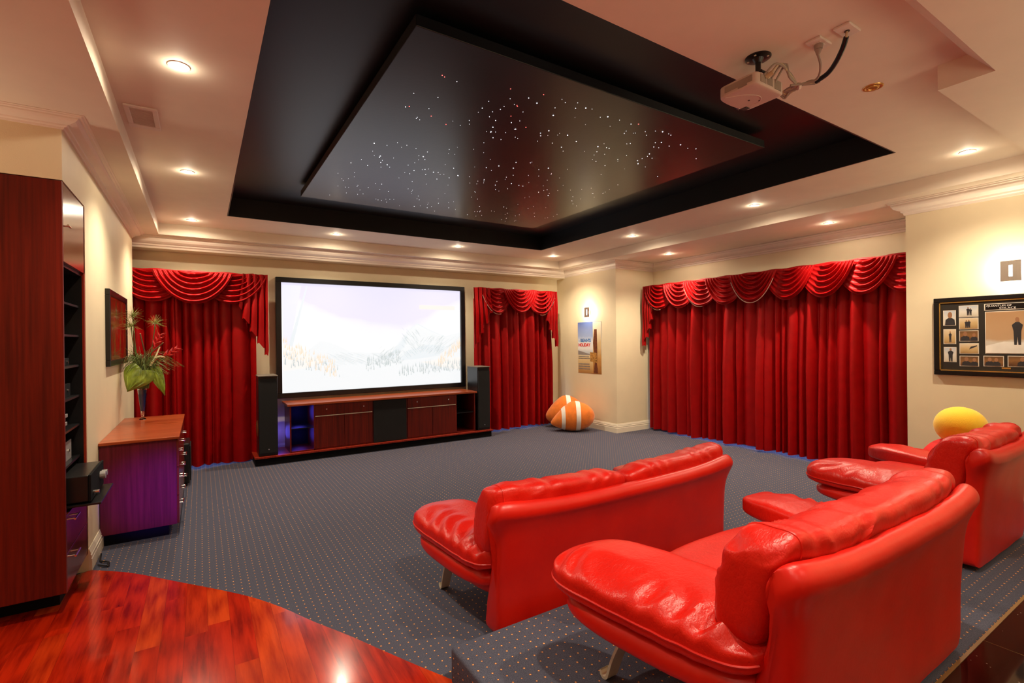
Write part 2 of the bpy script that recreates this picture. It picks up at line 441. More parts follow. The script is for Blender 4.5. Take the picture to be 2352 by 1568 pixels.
def crown(zb, zt, d):
    h = zt - zb
    p = [(0, 0), (.09, 0), (.12, .16), (.24, .22), (.27, .34), (.40, .38), (.62, .52), (.74, .70), (.76, .82), (.88, .84), (.90, .93), (1, .95), (1, 1), (0, 1)]
    return [(a * d, zb + b * h) for a, b in p]
struct('trim_1', sweep(crown(2.975, ZS, .125), [(XL, 7.66), (XL, 4.02), (-3.7, 4.02)]), 'trim_paint')
struct('trim_2', sweep(crown(2.89, ZS, .125), [(XR, 7.8), (-1.6, 7.8)]), 'trim_paint')
struct('trim_3', sweep(crown(2.905, ZS, .13), [(XR, -3.7), (XR, 2.13), (7.15, 2.13), (7.15, 6.36), (XR, 6.36), (XR, 7.8)]), 'trim_paint')
def skirt(h=.16):
    p = [(0, 0), (.02, 0), (.02, .52), (.016, .56), (.018, .60), (.018, .70), (.012, .74), (.014, .80), (.008, .92), (.004, 1), (0, 1)]
    return [(a, b * h) for a, b in p]
struct('baseboard_left', sweep(skirt(), [(XL, 7.66), (XL, 4.70)]), 'skirting_paint')
struct('baseboard_right', sweep(skirt(), [(7.15, 6.36), (XR, 6.36), (XR, 8.05)]), 'skirting_paint')
struct('baseboard_back', sweep(skirt(), [(XR, YB), (-1.6, YB)]), 'skirting_paint')
# floors
struct('floor_carpet', box(-3.8, 7.35, -3.8, 8.2, -.1, 0), 'carpet_dotted')
arc = [(1.06, 2.05), (1.03, 2.16), (.916, 2.38), (.806, 2.597), (.68, 2.85), (.546, 3.095), (.395, 3.395), (.2, 3.70), (-.174, 4.161), (-.45, 4.49), (-.69, 4.70)]
arcs = [(p.x, p.y) for p in spline([(a, b, 0) for a, b in arc], 6)]
struct('floor_timber', prism(arcs + [(-.72, 4.70), (-1.4, 4.25), (-3.7, 4.0), (-3.7, -3.7), (1.06, -3.7)], -.02, .004), 'jarrah_boards')
struct('floor_platform', join(box(1.01, XR, .815, 2.19, -.02, .17, .018, 4)), 'carpet_dotted', smooth=True)
struct('floor_tiles', join(box(1.06, XR, -3.7, .805, -.02, .17)), 'black_granite')
struct('trim_4', box(1.02, XR, .803, .817, .10, .1725), 'tan_strip')
# windows hidden behind the three curtains: their daylight spills under the hems
def window(n, x0, x1, y0, y1, axis, zt=.55):
    if axis == 'y':
        o = struct('window_%d' % n, join(box(x0, x1, y0 - .02, y0, .03, .08), box(x0, x1, y0 - .02, y0, zt, zt + .05), box(x0, x0 + .05, y0 - .02, y0, .08, zt), box(x1 - .05, x1, y0 - .02, y0, .08, zt)), 'trim_paint')
        mk('window_pane', box(x0 + .05, x1 - .05, y0 - .01, y0 - .002, .08, zt), 'daylight', o)
    else:
        o = struct('window_%d' % n, join(box(x0 - .02, x0, y0, y1, .03, .08), box(x0 - .02, x0, y0, y1, zt, zt + .05), box(x0 - .02, x0, y0, y0 + .05, .08, zt), box(x0 - .02, x0, y1 - .05, y1, .08, zt)), 'trim_paint')
        mk('window_pane', box(x0 - .01, x0 - .002, y0 + .05, y1 - .05, .08, zt), 'daylight', o)
window(1, -.6, .42, YB, YB, 'y'); window(2, 4.4, 5.6, YB, YB, 'y'); window(3, 7.15, 7.15, 2.5, 5.75, 'x')

# ------------------------------------------------------------------ star ceiling panel
sp = mk('star_panel', box(.965, 4.15, 2.43, 5.945, 3.30, 3.365, .004), 'panel_black', origin=(2.5, 4.2, 3.30))
tag(sp, 'black suspended star ceiling panel pricked with tiny lights in the dark recess', 'ceiling panel')
STARS = [(1.28,2.8,2),(1.3,2.81,2),(1.39,2.82,0),(1.21,3.1,0),(1.23,3.31,1),(1.25,3.29,3),(1.44,3.35,3),(1.36,3.42,0),(1.36,3.44,0),(1.39,3.45,0),(1.38,3.25,0),(1.37,3.07,0),(1.59,3.42,2),(1.69,3.38,0),(1.71,3.27,0),(1.73,2.72,2),(1.9,2.76,1),(1.96,2.67,2),(1.99,2.79,4),(1.69,2.94,0),(1.7,3.05,1),(1.79,3.06,0),(1.82,3.0,0),(1.82,2.95,0),(1.89,2.89,2),(1.9,2.9,2),(1.98,2.95,0),(1.94,3.05,2),(1.81,3.14,0),(1.88,3.17,1),(1.92,3.28,4),(1.95,3.36,4),(2.02,3.45,1),(2.09,3.22,4),(2.14,3.15,3),(2.0,3.14,1),(2.2,3.36,0),(2.17,3.35,0),(2.2,2.88,4),(2.14,2.78,0),(2.33,3.11,4),(2.3,3.18,1),(2.33,3.22,1),(2.51,3.1,4),(2.5,3.29,0),(2.62,3.32,1),(2.37,3.32,0),(2.27,2.71,1),(2.23,2.64,0),(2.33,2.67,4),(2.56,2.69,4),(2.65,3.16,1),(1.23,4.05,4),(1.39,3.94,0),(1.36,4.33,4),(1.36,4.3,4),(1.41,4.45,1),(1.48,4.48,4),(1.45,4.57,0),(1.52,4.53,0),(1.24,4.47,0),(1.18,4.6,1),(1.33,4.59,1),(1.24,5.14,0),(1.69,4.12,4),(1.68,4.0,1),(1.73,4.18,1),(1.75,4.5,4),(1.65,4.39,0),(1.68,4.3,0),(1.83,4.42,1),(1.89,4.55,1),(1.93,4.45,4),(1.97,4.43,1),(2.04,4.62,1),(2.04,4.45,0),(2.13,4.52,1),(2.05,4.25,1),(2.18,4.42,4),(2.29,4.39,0),(2.46,4.39,1),(2.48,4.43,0),(2.46,4.55,0),(2.31,4.08,1),(2.39,3.98,4),(2.54,3.96,4),(2.48,3.82,1),(2.6,3.76,1),(2.83,3.79,4),(2.39,4.12,0),(2.77,4.36,4),(2.87,4.37,1),(2.92,4.37,1),(2.65,4.49,1),(2.73,4.62,1),(2.83,4.53,0),(3.03,4.08,0),(2.88,4.02,0),(2.96,3.92,0),(3.22,4.34,1),(3.36,4.51,4),(3.19,4.46,1),(3.73,4.54,4),(3.63,4.4,1),(3.45,4.22,0),(1.55,5.07,0),(1.61,5.06,1),(1.65,5.25,0),(1.75,5.27,1),(1.41,5.26,0),(1.47,5.37,0),(1.37,5.55,0),(1.49,5.54,0),(1.31,5.35,0),(1.23,5.72,0),(1.72,5.62,0),(1.75,5.64,0),(1.79,5.64,0),(1.82,5.57,0),(1.86,5.55,0),(1.9,5.53,0),(2.12,5.37,0),(2.16,5.4,0),(1.96,5.09,0),(2.21,5.69,4),(2.37,5.67,1),(2.3,5.47,0),(2.41,5.42,1),(2.6,5.54,1),(2.5,5.33,0),(2.95,5.72,1),(2.96,5.54,0),(2.99,5.52,0),(3.01,5.48,0),(3.08,5.73,0),(3.13,5.66,0),(2.9,5.3,1),(3.17,5.17,1),(3.47,5.72,0),(3.49,5.63,0),(3.77,5.37,1),(3.26,4.99,0),(3.47,5.08,0),(2.88,3.15,1),(2.95,3.24,1),(2.98,3.31,0),(3.04,3.4,0),(3.1,3.42,1),(3.05,3.25,0),(3.25,3.46,1),(2.85,3.29,0),(3.74,4.19,1),(3.84,4.13,0),(2.88,2.84,2),(2.85,2.66,3),(2.8,2.69,2),(2.95,2.79,0),(2.86,2.8,0),(3.0,2.73,0),(3.06,2.68,0),(3.12,2.66,4),(3.23,2.67,1),(3.28,2.81,4),(3.24,2.84,1),(3.3,2.91,1),(3.35,2.9,0),(3.4,2.83,1),(3.46,2.76,4),(3.65,2.75,1),(3.85,2.9,0),(3.05,2.98,0),(3.07,2.96,0),(3.39,3.04,4),(3.42,3.09,0),(3.49,3.1,0),(3.48,3.26,4),(3.42,3.21,1),(3.24,3.17,0),(3.24,3.28,1),(3.27,3.31,0),(3.93,3.42,1),(3.61,3.29,0),(2.99,3.13,1),(2.96,3.13,2),(2.88,3.15,1),(3.77,3.82,0),(3.75,4.19,0),(3.83,4.08,0),(3.58,2.78,0)]
rs = {0: .0020, 1: .0029, 2: .0027, 3: .0038, 4: .0044}
STARS.sort(key=lambda s: -rs[s[2]])
def dot(x, y, r, n=8):
    return [(x + r * math.cos(2 * math.pi * i / n), y + r * math.sin(2 * math.pi * i / n), z) for z in (3.2995, 3.2975) for i in range(n)], \
           [tuple(range(n)), tuple(range(n, 2 * n))] + [(i, (i + 1) % n, n + (i + 1) % n, n + i) for i in range(n)]
for x, y, k in STARS[:98]:
    mk('star_light', dot(x, y, rs[k]), 'star_red' if k in (2, 3) else 'star_white', sp)
rest = [(x, y, rs[k]) for x, y, k in STARS[98:]]
for i in range(160):
    x, y = 1.1 + 2.9 * rnd.random(), 2.6 + 3.2 * rnd.random()
    if abs(x - 2.5) / 1.6 + (4.2 - y) / 3.4 < .9: rest.append((x, y, .0012 + .0009 * rnd.random()))
tag(mk('faint_star_lights', join(*[dot(*q, n=6) for q in rest]), 'star_white', sp), kind='stuff')

# ------------------------------------------------------------------ curtains and swag valances
def curtain_geo(L, z0, z1, seed, amp=.13, lam=.155):
    """pleated cloth along u in [0, L]; returns (u, depth, z)"""
    r = random.Random(seed); cuts = [0.0]
    while cuts[-1] < L: cuts.append(cuts[-1] + lam * r.uniform(.5, 1.55))
    amps = [amp * r.uniform(.4, 1.35) for _ in cuts]; ph = [r.uniform(-1, 1) for _ in cuts]
    nu, nv = int(L / .009), 22
    def fn(a, b):
        u = a * L; k = 0
        while k < len(cuts) - 2 and cuts[k + 1] < u: k += 1
        f = (u - cuts[k]) / (cuts[k + 1] - cuts[k])
        s = math.sin(math.pi * f); fold = .72 * abs(s) ** .55 + .28 * (.5 - .5 * math.cos(2 * math.pi * f))
        z = z1 + (z0 - z1) * b
        flare = .5 + .5 * min(1, b * 2)
        d = .03 + amps[k] * fold * flare * (1 + .18 * math.sin(3 * b + ph[k] * 3))
        d += .012 * math.sin(5.1 * u + 2 * b + seed) + .01 * noise.noise(Vector((u * 7, b * 3, seed)))
        uu = u + .014 * ph[k] * b * s
        if b > .985: z += max(0, .016 + .045 * noise.noise(Vector((u * 1.9, seed, 0))) + .010 * (1 - fold))
        return uu, d, z
    return grid(fn, nu, nv)
def swag_geo(c, a, zt, D, off, n=6, seed=0, cover=0):
    """draped swag; cover = +1/-1 flattens the side that tucks under its neighbour"""
    r = random.Random(seed); w = r.uniform(-.3, .3); ph = r.uniform(-.1, .1)
    def fn(p, q):
        s = 2 * p - 1; t = q ** .92
        half = a * (.25 + .75 * t ** .8)
        arch = max(0, 1 - abs(s) ** 2.1) ** .85
        z = zt - .012 - D * t * arch
        u = c + half * s + .02 * w * t
        env = arch ** .5
        k = n * t ** .9 + .08 * math.sin(3 * s + w) + ph
        f = k - math.floor(k)
        ridge = (.5 + .5 * math.cos(2 * math.pi * (f - .55))) ** 1.5
        b = (.05 * t ** .7 + .062 * (ridge - .3) * (.40 + .60 * env)) * (.35 + .65 * env)
        if cover:
            e = min(1, max(0, (cover * s - .0) / .5)); e = e * e * (3 - 2 * e); b *= 1 - .9 * e
        return u, off + .014 + b, z
    return grid(fn, 36, 96)
def swag_hem(c, a, zt, D, off, cv=0):
    lo_, hi_ = {0: (-.9, .9), 1: (-.9, .12), -1: (-.12, .9)}[cv]
    return [(c + a * s, off + .012 + (.055) * (.35 + .65 * max(0, 1 - abs(s) ** 2.1) ** .42), zt - .012 - D * max(0, 1 - abs(s) ** 2.1) ** .85) for s in [lo_ + (hi_ - lo_) * i / 24 for i in range(25)]]
def tail_geo(ui, uo, zt, li, lo, off, n=4):
    """cascading tail, short at ui and long at uo, pleated, with a ruffled diagonal hem"""
    def fn(p, q):
        f = (p * n) % 1; st = (math.floor(min(p * n, n - 1e-6)) + f * f * (3 - 2 * f)) / n
        ln = li + (lo - li) * (.35 * p + .65 * st) ** .9 + .022 * math.sin(p * n * 4 * math.pi) * q
        z = zt - ln * q
        u = uo + (ui - uo) * (1 - p) * (.86 + .14 * q) + .022 * math.sin(2 * math.pi * p * n) * q
        d = off + .03 + .034 * math.cos(2 * math.pi * p * n) * (.5 + .5 * q) + .008 * math.sin(9 * q + 5 * p)
        return u, d, z
    return grid(fn, 96, 30)
def place(geo, axis, plane):
    V, F = geo
    if axis == 'y': return [(u, plane - d, z) for u, d, z in V], F      # hangs on the back wall, faces -y
    return [(plane - d, u, z) for u, d, z in V], F                       # hangs on the right wall, faces -x
def drape(axis, plane, u0, u1, ztop, swags, tails, seed, lc, lv, hems=()):
    mid = (u0 + u1) / 2
    base = (mid, plane, 0) if axis == 'y' else (plane, mid, 0)
    c = thing('curtain', base, lc, 'curtain')
    L = u1 - u0
    for i in range(2):
        s0 = u0 + i * L / 2
        V, F = curtain_geo(L / 2 + .10, .012, 2.42, seed + i)
        V = [(u + s0 - .05, d, z) for u, d, z in V]
        mk('curtain_panel', place((V, F), axis, plane), 'velvet_red', c, smooth=True)
    v = thing('swag_valance', (base[0], base[1], 2.15), lv, 'valance')
    pb = plane - .16
    if axis == 'y': g = box(u0 - .03, u1 + .03, pb, pb + .03, ztop - .22, ztop, .006)
    else: g = box(pb, pb + .03, u0 - .03, u1 + .03, ztop - .22, ztop, .006)
    mk('pelmet', g, 'velvet_red', v)
    def roll():
        pts = [(u, .004 + .005 * math.sin(u * 23), ztop - .008 + .006 * math.sin(u * 17 + seed)) for u in [u0 - .03 + (u1 - u0 + .06) * i / 60 for i in range(61)]]
        return place(tube(pts, .018, 6, 0), axis, pb)
    mk('top_gather', roll(), 'velvet_red', v, smooth=True)
    for i, (cc, a, D, off, cv) in enumerate(swags):
        s = mk('swag', place(swag_geo(cc, a, ztop, D, off, 6, seed * 9 + i, cv), axis, pb), 'velvet_red', v, smooth=True)
        if i in hems: mk('lining_edge', place(tube(swag_hem(cc, a, ztop, D + .004, off, cv), .005, 6, 0), axis, pb), 'cord_trim', s, smooth=True)
    for ui, uo, li, lo in tails:
        mk('tail', place(tail_geo(ui, uo, ztop, li, lo, .02), axis, pb), 'velvet_red', v, smooth=True)
drape('y', 7.87, -1.15, .60, 2.61, [(-.52, .44, .40, .0, 1), (.37, .44, .41, .0, -1), (-.07, .45, .42, .035, 0)], [(.44, .80, .45, 1.15)], 3,
      'red velvet floor-length curtain left of the screen, behind the cherry drawer chest', 'red swag valance with a tail on its right, left of the screen')
drape('y', 7.87, 4.20, 5.78, 2.60, [(4.56, .36, .45, .0, 1), (5.52, .36, .45, .0, -1), (5.03, .37, .43, .035, 0)], [(4.42, 4.05, .40, 1.10), (5.60, 5.89, .40, 1.10)], 11,
      'red velvet curtain between the screen and the poster corner', 'red swag valance of three swags and two tails right of the screen', hems=(0, 1))
ys = [5.93, 5.49, 5.05, 4.62, 3.68, 3.22, 2.78, 2.36, 4.17]
drape('x', 7.02, 1.95, 6.22, 2.61, [(y, .36, .43, .014 * min(i, 7 - i) if i < 8 else .065, 0 if i == 8 else -1 if i < 4 else 1) for i, y in enumerate(ys)], [(6.05, 6.29, .45, 1.1), (2.2, 2.0, .4, 1.0)], 23,
      'widest red velvet curtain, filling the alcove on the right', 'long red valance of many overlapping swags across the right alcove', hems=(0, 2, 8))

# ------------------------------------------------------------------ screen
S = thing('projection_screen', (2.45, YB, .84), 'large white projection screen in a black frame showing snowy mountains', 'projection screen')
sx0, sx1, sz0, sz1, sy = .935, 4.03, .835, 2.63, 7.955
fw_ = .075
mk('frame', join(box(sx0, sx1, sy, YB, sz1 - fw_, sz1, .006), box(sx0, sx1, sy, YB, sz0, sz0 + fw_, .006), box(sx0, sx0 + fw_, sy, YB, sz0 + fw_, sz1 - fw_, .006), box(sx1 - fw_, sx1, sy, YB, sz0 + fw_, sz1 - fw_, .006)), 'black_satin', S)
scr = mk('screen_surface', box(sx0 + fw_, sx1 - fw_, sy + .05, sy + .06, sz0 + fw_, sz1 - fw_), 'projected_sky', S)
def pic():
    X0, X1, Z0, Z1 = sx0 + fw_ + .02, sx1 - fw_, sz0 + fw_, sz1 - fw_
    P = lambda u, v, l: (X0 + u * (X1 - X0), sy + .0495 - .0006 * l, Z0 + v * (Z1 - Z0))
    G, M = [], []
    def poly(pts, l, m): G.append(([P(u, v, l) for u, v in pts], [tuple(range(len(pts)))])); M.append(m)
    poly([(.0, .27), (.08, .33), (.18, .47), (.24, .45), (.34, .36), (.5, .34), (.6, .42), (.66, .56), (.72, .64), (.80, .57), (.9, .5), (1, .55), (1, 0), (0, 0)], 1, 1)
    poly([(.5, .27), (.57, .35), (.63, .47), (.655, .53), (.66, .49), (.64, .40), (.58, .28)], 2, 5)
    poly([(.60, .26), (.66, .36), (.78, .42), (.9, .40), (.86, .30), (.7, .27)], 2, 5)
    poly([(0, .98), (.09, .98), (.035, .45), (.0, .33)], 2, 4)
    poly([(.01, .33), (.04, .38), (.12, .98), (.115, .98)], 3, 5)
    poly([(0, .45), (.05, .41), (.12, .34), (.2, .27), (.12, .22), (0, .2)], 3, 7)
    poly([(.735, .835), (.965, .835), (.965, .79), (.735, .79)], 3, 6)
    poly([(.74, .24), (.86, .26), (1, .28), (1, .14), (.86, .18)], 3, 7)
    r = random.Random(4)
    def trees(u0, u1, v, dv, n, m, h):
        for i in range(n):
            u = u0 + (u1 - u0) * r.random(); b = v(u) + dv * (r.random() - .5); hh = h * r.uniform(.6, 1.2)
            poly([(u - .0022, b), (u + .0022, b), (u, b + hh)], 4 + (i % 3), m)
    trees(0, .26, lambda u: .40 - .85 * u, .16, 150, 3, .05)
    trees(0, .28, lambda u: .30 - .5 * u, .12, 60, 2, .05)
    trees(.42, .62, lambda u: .22 + .35 * (u - .42), .12, 130, 2, .045)
    trees(.60, 1, lambda u: .14 + .1 * (u - .6), .1, 150, 2, .06)
    trees(.85, 1, lambda u: .2 + 1.4 * (u - .85), .1, 90, 3, .06)
    trees(.2, .5, lambda u: .28, .1, 80, 5, .025)
    def streaks(u0, u1, v0, v1, n, m, du):
        for i in range(n):
            u = u0 + (u1 - u0) * r.random(); v = v0 + (v1 - v0) * r.random(); L = r.uniform(.02, .06)
            poly([(u, v), (u + .0016, v), (u + du * L + .0016, v - L), (u + du * L, v - L)], 4 + i % 3, m)
    streaks(.62, .72, .34, .60, 60, 2, .5); streaks(.74, .9, .36, .52, 60, 2, -.5); streaks(.5, .64, .26, .42, 40, 2, -.6); streaks(.2, .5, .27, .36, 70, 2, 1.2); streaks(.86, 1, .34, .52, 40, 2, -.8)
    poly([(.60, .425), (.66, .565), (.72, .645), (.80, .575), (.9, .505), (1, .553), (1, .55), (.9, .50), (.80, .568), (.72, .636), (.66, .556), (.60, .418)], 4, 5)
    g = join(*G)
    mk('projected_picture', g, None, scr, mats=['projected_sky', 'projected_hill', 'projected_forest', 'projected_autumn', 'projected_pole', 'projected_shade', 'projected_tag', 'projected_bracken'], fm=M)
pic()

# ------------------------------------------------------------------ screen cabinet, plinth, speakers
pl = mk('speaker_plinth', join(box(.60, 4.25, 7.42, 7.93, 0, .10)), 'black_matte', origin=(2.42, 7.6, 0))
tag(pl, 'long low black plinth carrying the speakers and the screen cabinet', 'plinth')
mk('edge_strip', join(box(.59, 4.26, 7.375, 7.94, .10, .125, .003)), 'cherry_edge', pl)
T = thing('media_cabinet', (2.45, 7.65, .125), 'low dark cherry cabinet under the screen with open end shelves', 'cabinet')
z0, z1, yf, yb2 = .125, .80, 7.42, 7.92
mk('carcass', join(box(1.03, 1.05, yf, yb2, z0, z1 - .03), box(3.915, 3.935, yf, yb2, z0, z1 - .03), box(1.345, 1.362, yf + .005, yb2, z0, z1 - .03), box(3.572, 3.59, yf + .005, yb2, z0, z1 - .03),
    box(2.18, 2.196, yf + .01, yb2, z0, z1 - .03), box(2.72, 2.736, yf + .01, yb2, z0, z1 - .03), box(1.05, 3.915, yf + .005, yb2, z0, z0 + .018)), 'cherry_panel', T)
mk('back_panel', box(1.05, 3.915, yb2 - .015, yb2, z0, z1 - .03), 'black_bay', T)
mk('top', box(1.0, 3.965, 7.40, 7.95, z1 - .03, z1, .004), 'cherry_top', T)
mk('shelf', box(1.05, 1.345, yf + .02, yb2 - .02, .445, .457), 'black_satin', T)
mk('shelf', box(3.59, 3.915, yf + .02, yb2 - .02, .445, .457), 'black_satin', T)
mk('speaker_grille', box(2.20, 2.716, yf - .005, yf + .03, z0 + .005, z1 - .035, .004), 'grille_cloth', T)
for a, b, kn in ((1.364, 2.178, (1.515, 2.045)), (2.738, 3.570, (2.885, 3.43))):
    d = mk('drawer', box(a, b, yf, yf + .02, .612, z1 - .034, .002), 'cherry_panel', T)
    for k in kn: mk('knob', join(cyl((k, yf - .004, .70), (k, yf - .018, .70), .006), cyl((k, yf - .016, .70), (k, yf - .027, .70), .013, .011)), 'chrome', d, smooth=True)
    mk('rail', box(a, b, yf - .004, yf + .015, .599, .609), 'brushed_steel', T)
    m_ = (a + b) / 2
    mk('door', box(a, m_ - .002, yf, yf + .02, z0 + .02, .596, .002), 'cherry_panel', T); mk('door', box(m_ + .002, b, yf, yf + .02, z0 + .02, .596, .002), 'cherry_panel', T)
def speaker(x0, label):
    s = thing('floor_speaker', (x0 + .115, 7.6, .125), label, 'speaker', 'pair of tower speakers')
    x1 = x0 + .235
    mk('cabinet', box(x0, x1, 7.42, 7.80, .127, 1.20, .006), 'black_satin', s)
    mk('grille', prism([(x0 + .008, .17), (x1 - .008, .17), (x1 - .008, 1.13), (x1 - .03, 1.17), (x0 + .03, 1.17), (x0 + .008, 1.13)], 7.398, 7.42, 'y'), 'grille_cloth', s)
    mk('top_plate', box(x0 - .004, x1 + .004, 7.39, 7.80, 1.20, 1.215, .004), 'bronze_dark', s)
    mk('side_woofer', join(cyl((x0 - .001, 7.6, .48), (x0 - .010, 7.6, .48), .115, .10, 32), cyl((x0 - .009, 7.6, .48), (x0 - .012, 7.6, .48), .06, .02, 24)), 'bronze', s, smooth=True)
    mk('badge', cyl((x0 + .12, 7.399, .215), (x0 + .12, 7.395, .215), .008), 'chrome', s)
speaker(.645, 'black tower speaker at the left end of the cabinet, by the left curtain')
speaker(3.985, 'black tower speaker at the right end of the cabinet, by the middle curtain')
W = thing('subwoofer', (-.36, 7.1, 0), 'black subwoofer box on the carpet at the far end of the drawer chest', 'speaker')
mk('cabinet', box(-.64, -.125, 6.86, 7.28, .03, .50, .012), 'black_satin', W)
mk('grille', box(-.125, -.115, 6.89, 7.25, .06, .46, .004), 'grille_cloth', W)
for q in ((-.6, 6.9), (-.6, 7.24), (-.17, 6.9), (-.17, 7.24)): mk('foot', cyl((*q, 0), (*q, .032), .018, n=12), 'black_matte', W)

# ------------------------------------------------------------------ drawer chest
D = thing('drawer_chest', (-.44, 5.93, 0), 'cherry chest of nine drawers with a glossy orange top against the left wall', 'chest of drawers')
mk('carcass', box(-.705, -.19, 5.15, 6.72, .10, .835, .002), 'cherry_blue_cast', D)
mk('top', box(-.708, -.165, 5.13, 6.74, .835, .858, .003), 'cherry_top', D)
mk('kick', box(-.70, -.25, 5.21, 6.68, 0, .10), 'black_matte', D)
for i in range(3):
    for j in range(3):
        y0 = 5.155 + i * .522; zz = .105 + j * .243
        d = mk('drawer', box(-.19, -.172, y0, y0 + .518, zz, zz + .239, .002), 'cherry_drawer', D)
        yc = y0 + .26; zc = .225 + j * .235
        mk('handle', join(cyl((-.172, yc - .05, zc), (-.150, yc - .05, zc), .004, n=10), cyl((-.172, yc + .05, zc), (-.150, yc + .05, zc), .004, n=10), cyl((-.148, yc - .065, zc), (-.148, yc + .065, zc), .006, n=10)), 'chrome', d, smooth=True)

# ------------------------------------------------------------------ tall equipment cabinet
A = thing('equipment_cabinet', (-1.05, 4.35, 0), 'tall dark cherry equipment cabinet with black open shelves at the left edge', 'cabinet')
ax0, ax1, ay0, ay1, at = -1.40, -.712, 4.02, 4.695, 2.66
mk('end_panel', box(ax0, ax1, ay0, ay0 + .022, .13, at, .002), 'cherry_panel', A)
mk('far_panel', box(ax0, ax1, ay1 - .03, ay1, .13, at, .002), 'cherry_edge', A)
mk('back_panel', box(ax0, ax0 + .015, ay0 + .022, ay1 - .03, .13, at), 'black_matte', A)
mk('inner_lining', join(box(ax0 + .02, ax1 - .012, ay0 + .023, ay0 + .028, .13, 2.15), box(ax0 + .02, ax1 - .012, ay1 - .036, ay1 - .031, .62, 2.15)), 'black_satin', A)
mk('kick', box(ax0, -.775, 4.19, ay1, 0, .13), 'black_matte', A)
dr = mk('door', box(ax1 - .02, ax1, ay0 + .024, ay1 - .002, 2.17, at - .005, .002), 'cherry_drawer', A)
mk('handle', join(cyl((-.712, 4.06, 2.392), (-.685, 4.06, 2.392), .005, n=10), cyl((-.687, 4.03, 2.392), (-.687, 4.10, 2.392), .006, n=10)), 'chrome', dr, smooth=True)
mk('top_board', box(ax0 + .015, ax1 - .02, ay0 + .022, ay1 - .03, 2.15, 2.17), 'black_satin', A)
SH = [1.92, 1.71, 1.50, 1.285, 1.08, .855]
for z in SH: mk('shelf', box(ax0 + .015, ax1 - .03, ay0 + .028, ay1 - .036, z, z + .014), 'black_satin', A)
for zz in (.135, .37):
    d = mk('drawer', box(ax1 - .02, ax1, ay0 + .024, ay1 - .002, zz, zz + .23, .002), 'cherry_drawer', A)
    zc = zz + .18
    mk('handle', join(cyl((-.712, 4.15, zc), (-.688, 4.15, zc), .005, n=10), cyl((-.712, 4.25, zc), (-.688, 4.25, zc), .005, n=10), cyl((-.687, 4.13, zc), (-.687, 4.27, zc), .006, n=10)), 'chrome', d, smooth=True)
mk('pull_out_tray', box(-1.25, -.555, 4.11, 4.63, .625, .638, .002), 'black_satin', A)
# equipment on the shelves
am = thing('amplifier', (-.85, 4.37, .638), 'black amplifier on the pulled-out tray of the tall cabinet', 'amplifier')
mk('case', box(-1.15, -.62, 4.125, 4.60, .648, .815, .006), 'black_satin', am)
mk('front_panel', box(-.62, -.606, 4.12, 4.605, .648, .818, .003), 'black_matte', am)
for yy, rr, zz in ((4.46, .026, .742), (4.53, .02, .742), (4.20, .012, .69)): mk('knob', cyl((-.606, yy, zz), (-.575, yy, zz), rr, n=24), 'device_grey' if rr > .015 else 'chrome', am, smooth=True)
for q in ((-1.1, 4.2), (-1.1, 4.5), (-.68, 4.2), (-.68, 4.5)): mk('foot', cyl((*q, .638), (*q, .650), .014, n=12), 'black_matte', am)
b_ = thing('ornamental_dish', (-.85, 4.38, 1.724), 'bronze curved dish on the third shelf from the top of the tall cabinet', 'dish')
mk('bowl', grid(lambda u, v: (-.85 + (.10 - .03 * v) * math.cos(2 * math.pi * u) * (.35 + .65 * v), 4.40 + .11 * math.sin(2 * math.pi * u) * (.35 + .65 * v), 1.728 + .10 * v + .04 * v * math.sin(2 * math.pi * u)), 28, 8, True), 'bronze', b_, smooth=True)
mk('foot', cyl((-.85, 4.40, 1.724), (-.85, 4.40, 1.732), .05, .04), 'device_silver', b_, smooth=True)
def comp(name, label, cat, x0, x1, y0, y1, z, h, mat, fr):
    c = thing(name, ((x0 + x1) / 2, (y0 + y1) / 2, z), label, cat)
    mk('case', box(x0, x1, y0, y1, z, z + h, .004), mat, c); mk('front_panel', box(x1, x1 + .006, y0 - .002, y1 + .002, z, z + h, .002), fr, c)
    for i in range(2): mk('button', cyl((x1 + .006, y0 + .06 + .3 * i, z + h * .5), (x1 + .014, y0 + .06 + .3 * i, z + h * .5), min(.010, h * .3), n=12), 'chrome', c, smooth=True)
comp('disc_player', 'slim black disc player on the fourth shelf down in the tall cabinet', 'disc player', -1.15, -.78, 4.10, 4.52, 1.514, .05, 'black_satin', 'black_matte')
comp('tuner', 'black tuner on the fifth shelf down in the tall cabinet', 'tuner', -1.15, -.78, 4.10, 4.55, 1.299, .09, 'black_satin', 'black_matte')
comp('receiver', 'black receiver with bright knobs just above the pulled-out tray', 'receiver', -1.15, -.78, 4.10, 4.56, .869, .13, 'black_satin', 'device_grey')
for i in range(4):
    tag(mk('disc_case', box(-.95, -.77 + .01 * (i % 2), 4.16 + .008 * i, 4.36 + .008 * i, 1.094 + i * .026, 1.094 + i * .026 + .022, .002), 'device_silver' if i % 2 == 0 else 'device_grey', origin=(-.86, 4.26, 1.094 + i * .026)),
        ['silver disc case lying at the bottom of the stack on the cabinet shelf', 'grey disc case second from the bottom of the shelf stack', 'silver disc case third up in the shelf stack', 'grey disc case topmost of the shelf stack'][i], 'disc case', 'disc cases on the cabinet shelf')
tag(mk('floor_cable', tube([(-.665, 4.76, .012), (-.60, 4.70, .012), (-.61, 4.78, .014), (-.66, 4.84, .012), (-.68, 5.0, .012)], .006), 'black_satin', smooth=True, origin=(-.66, 4.8, 0)), 'short black cable on the floor at the left skirting board', 'cable')

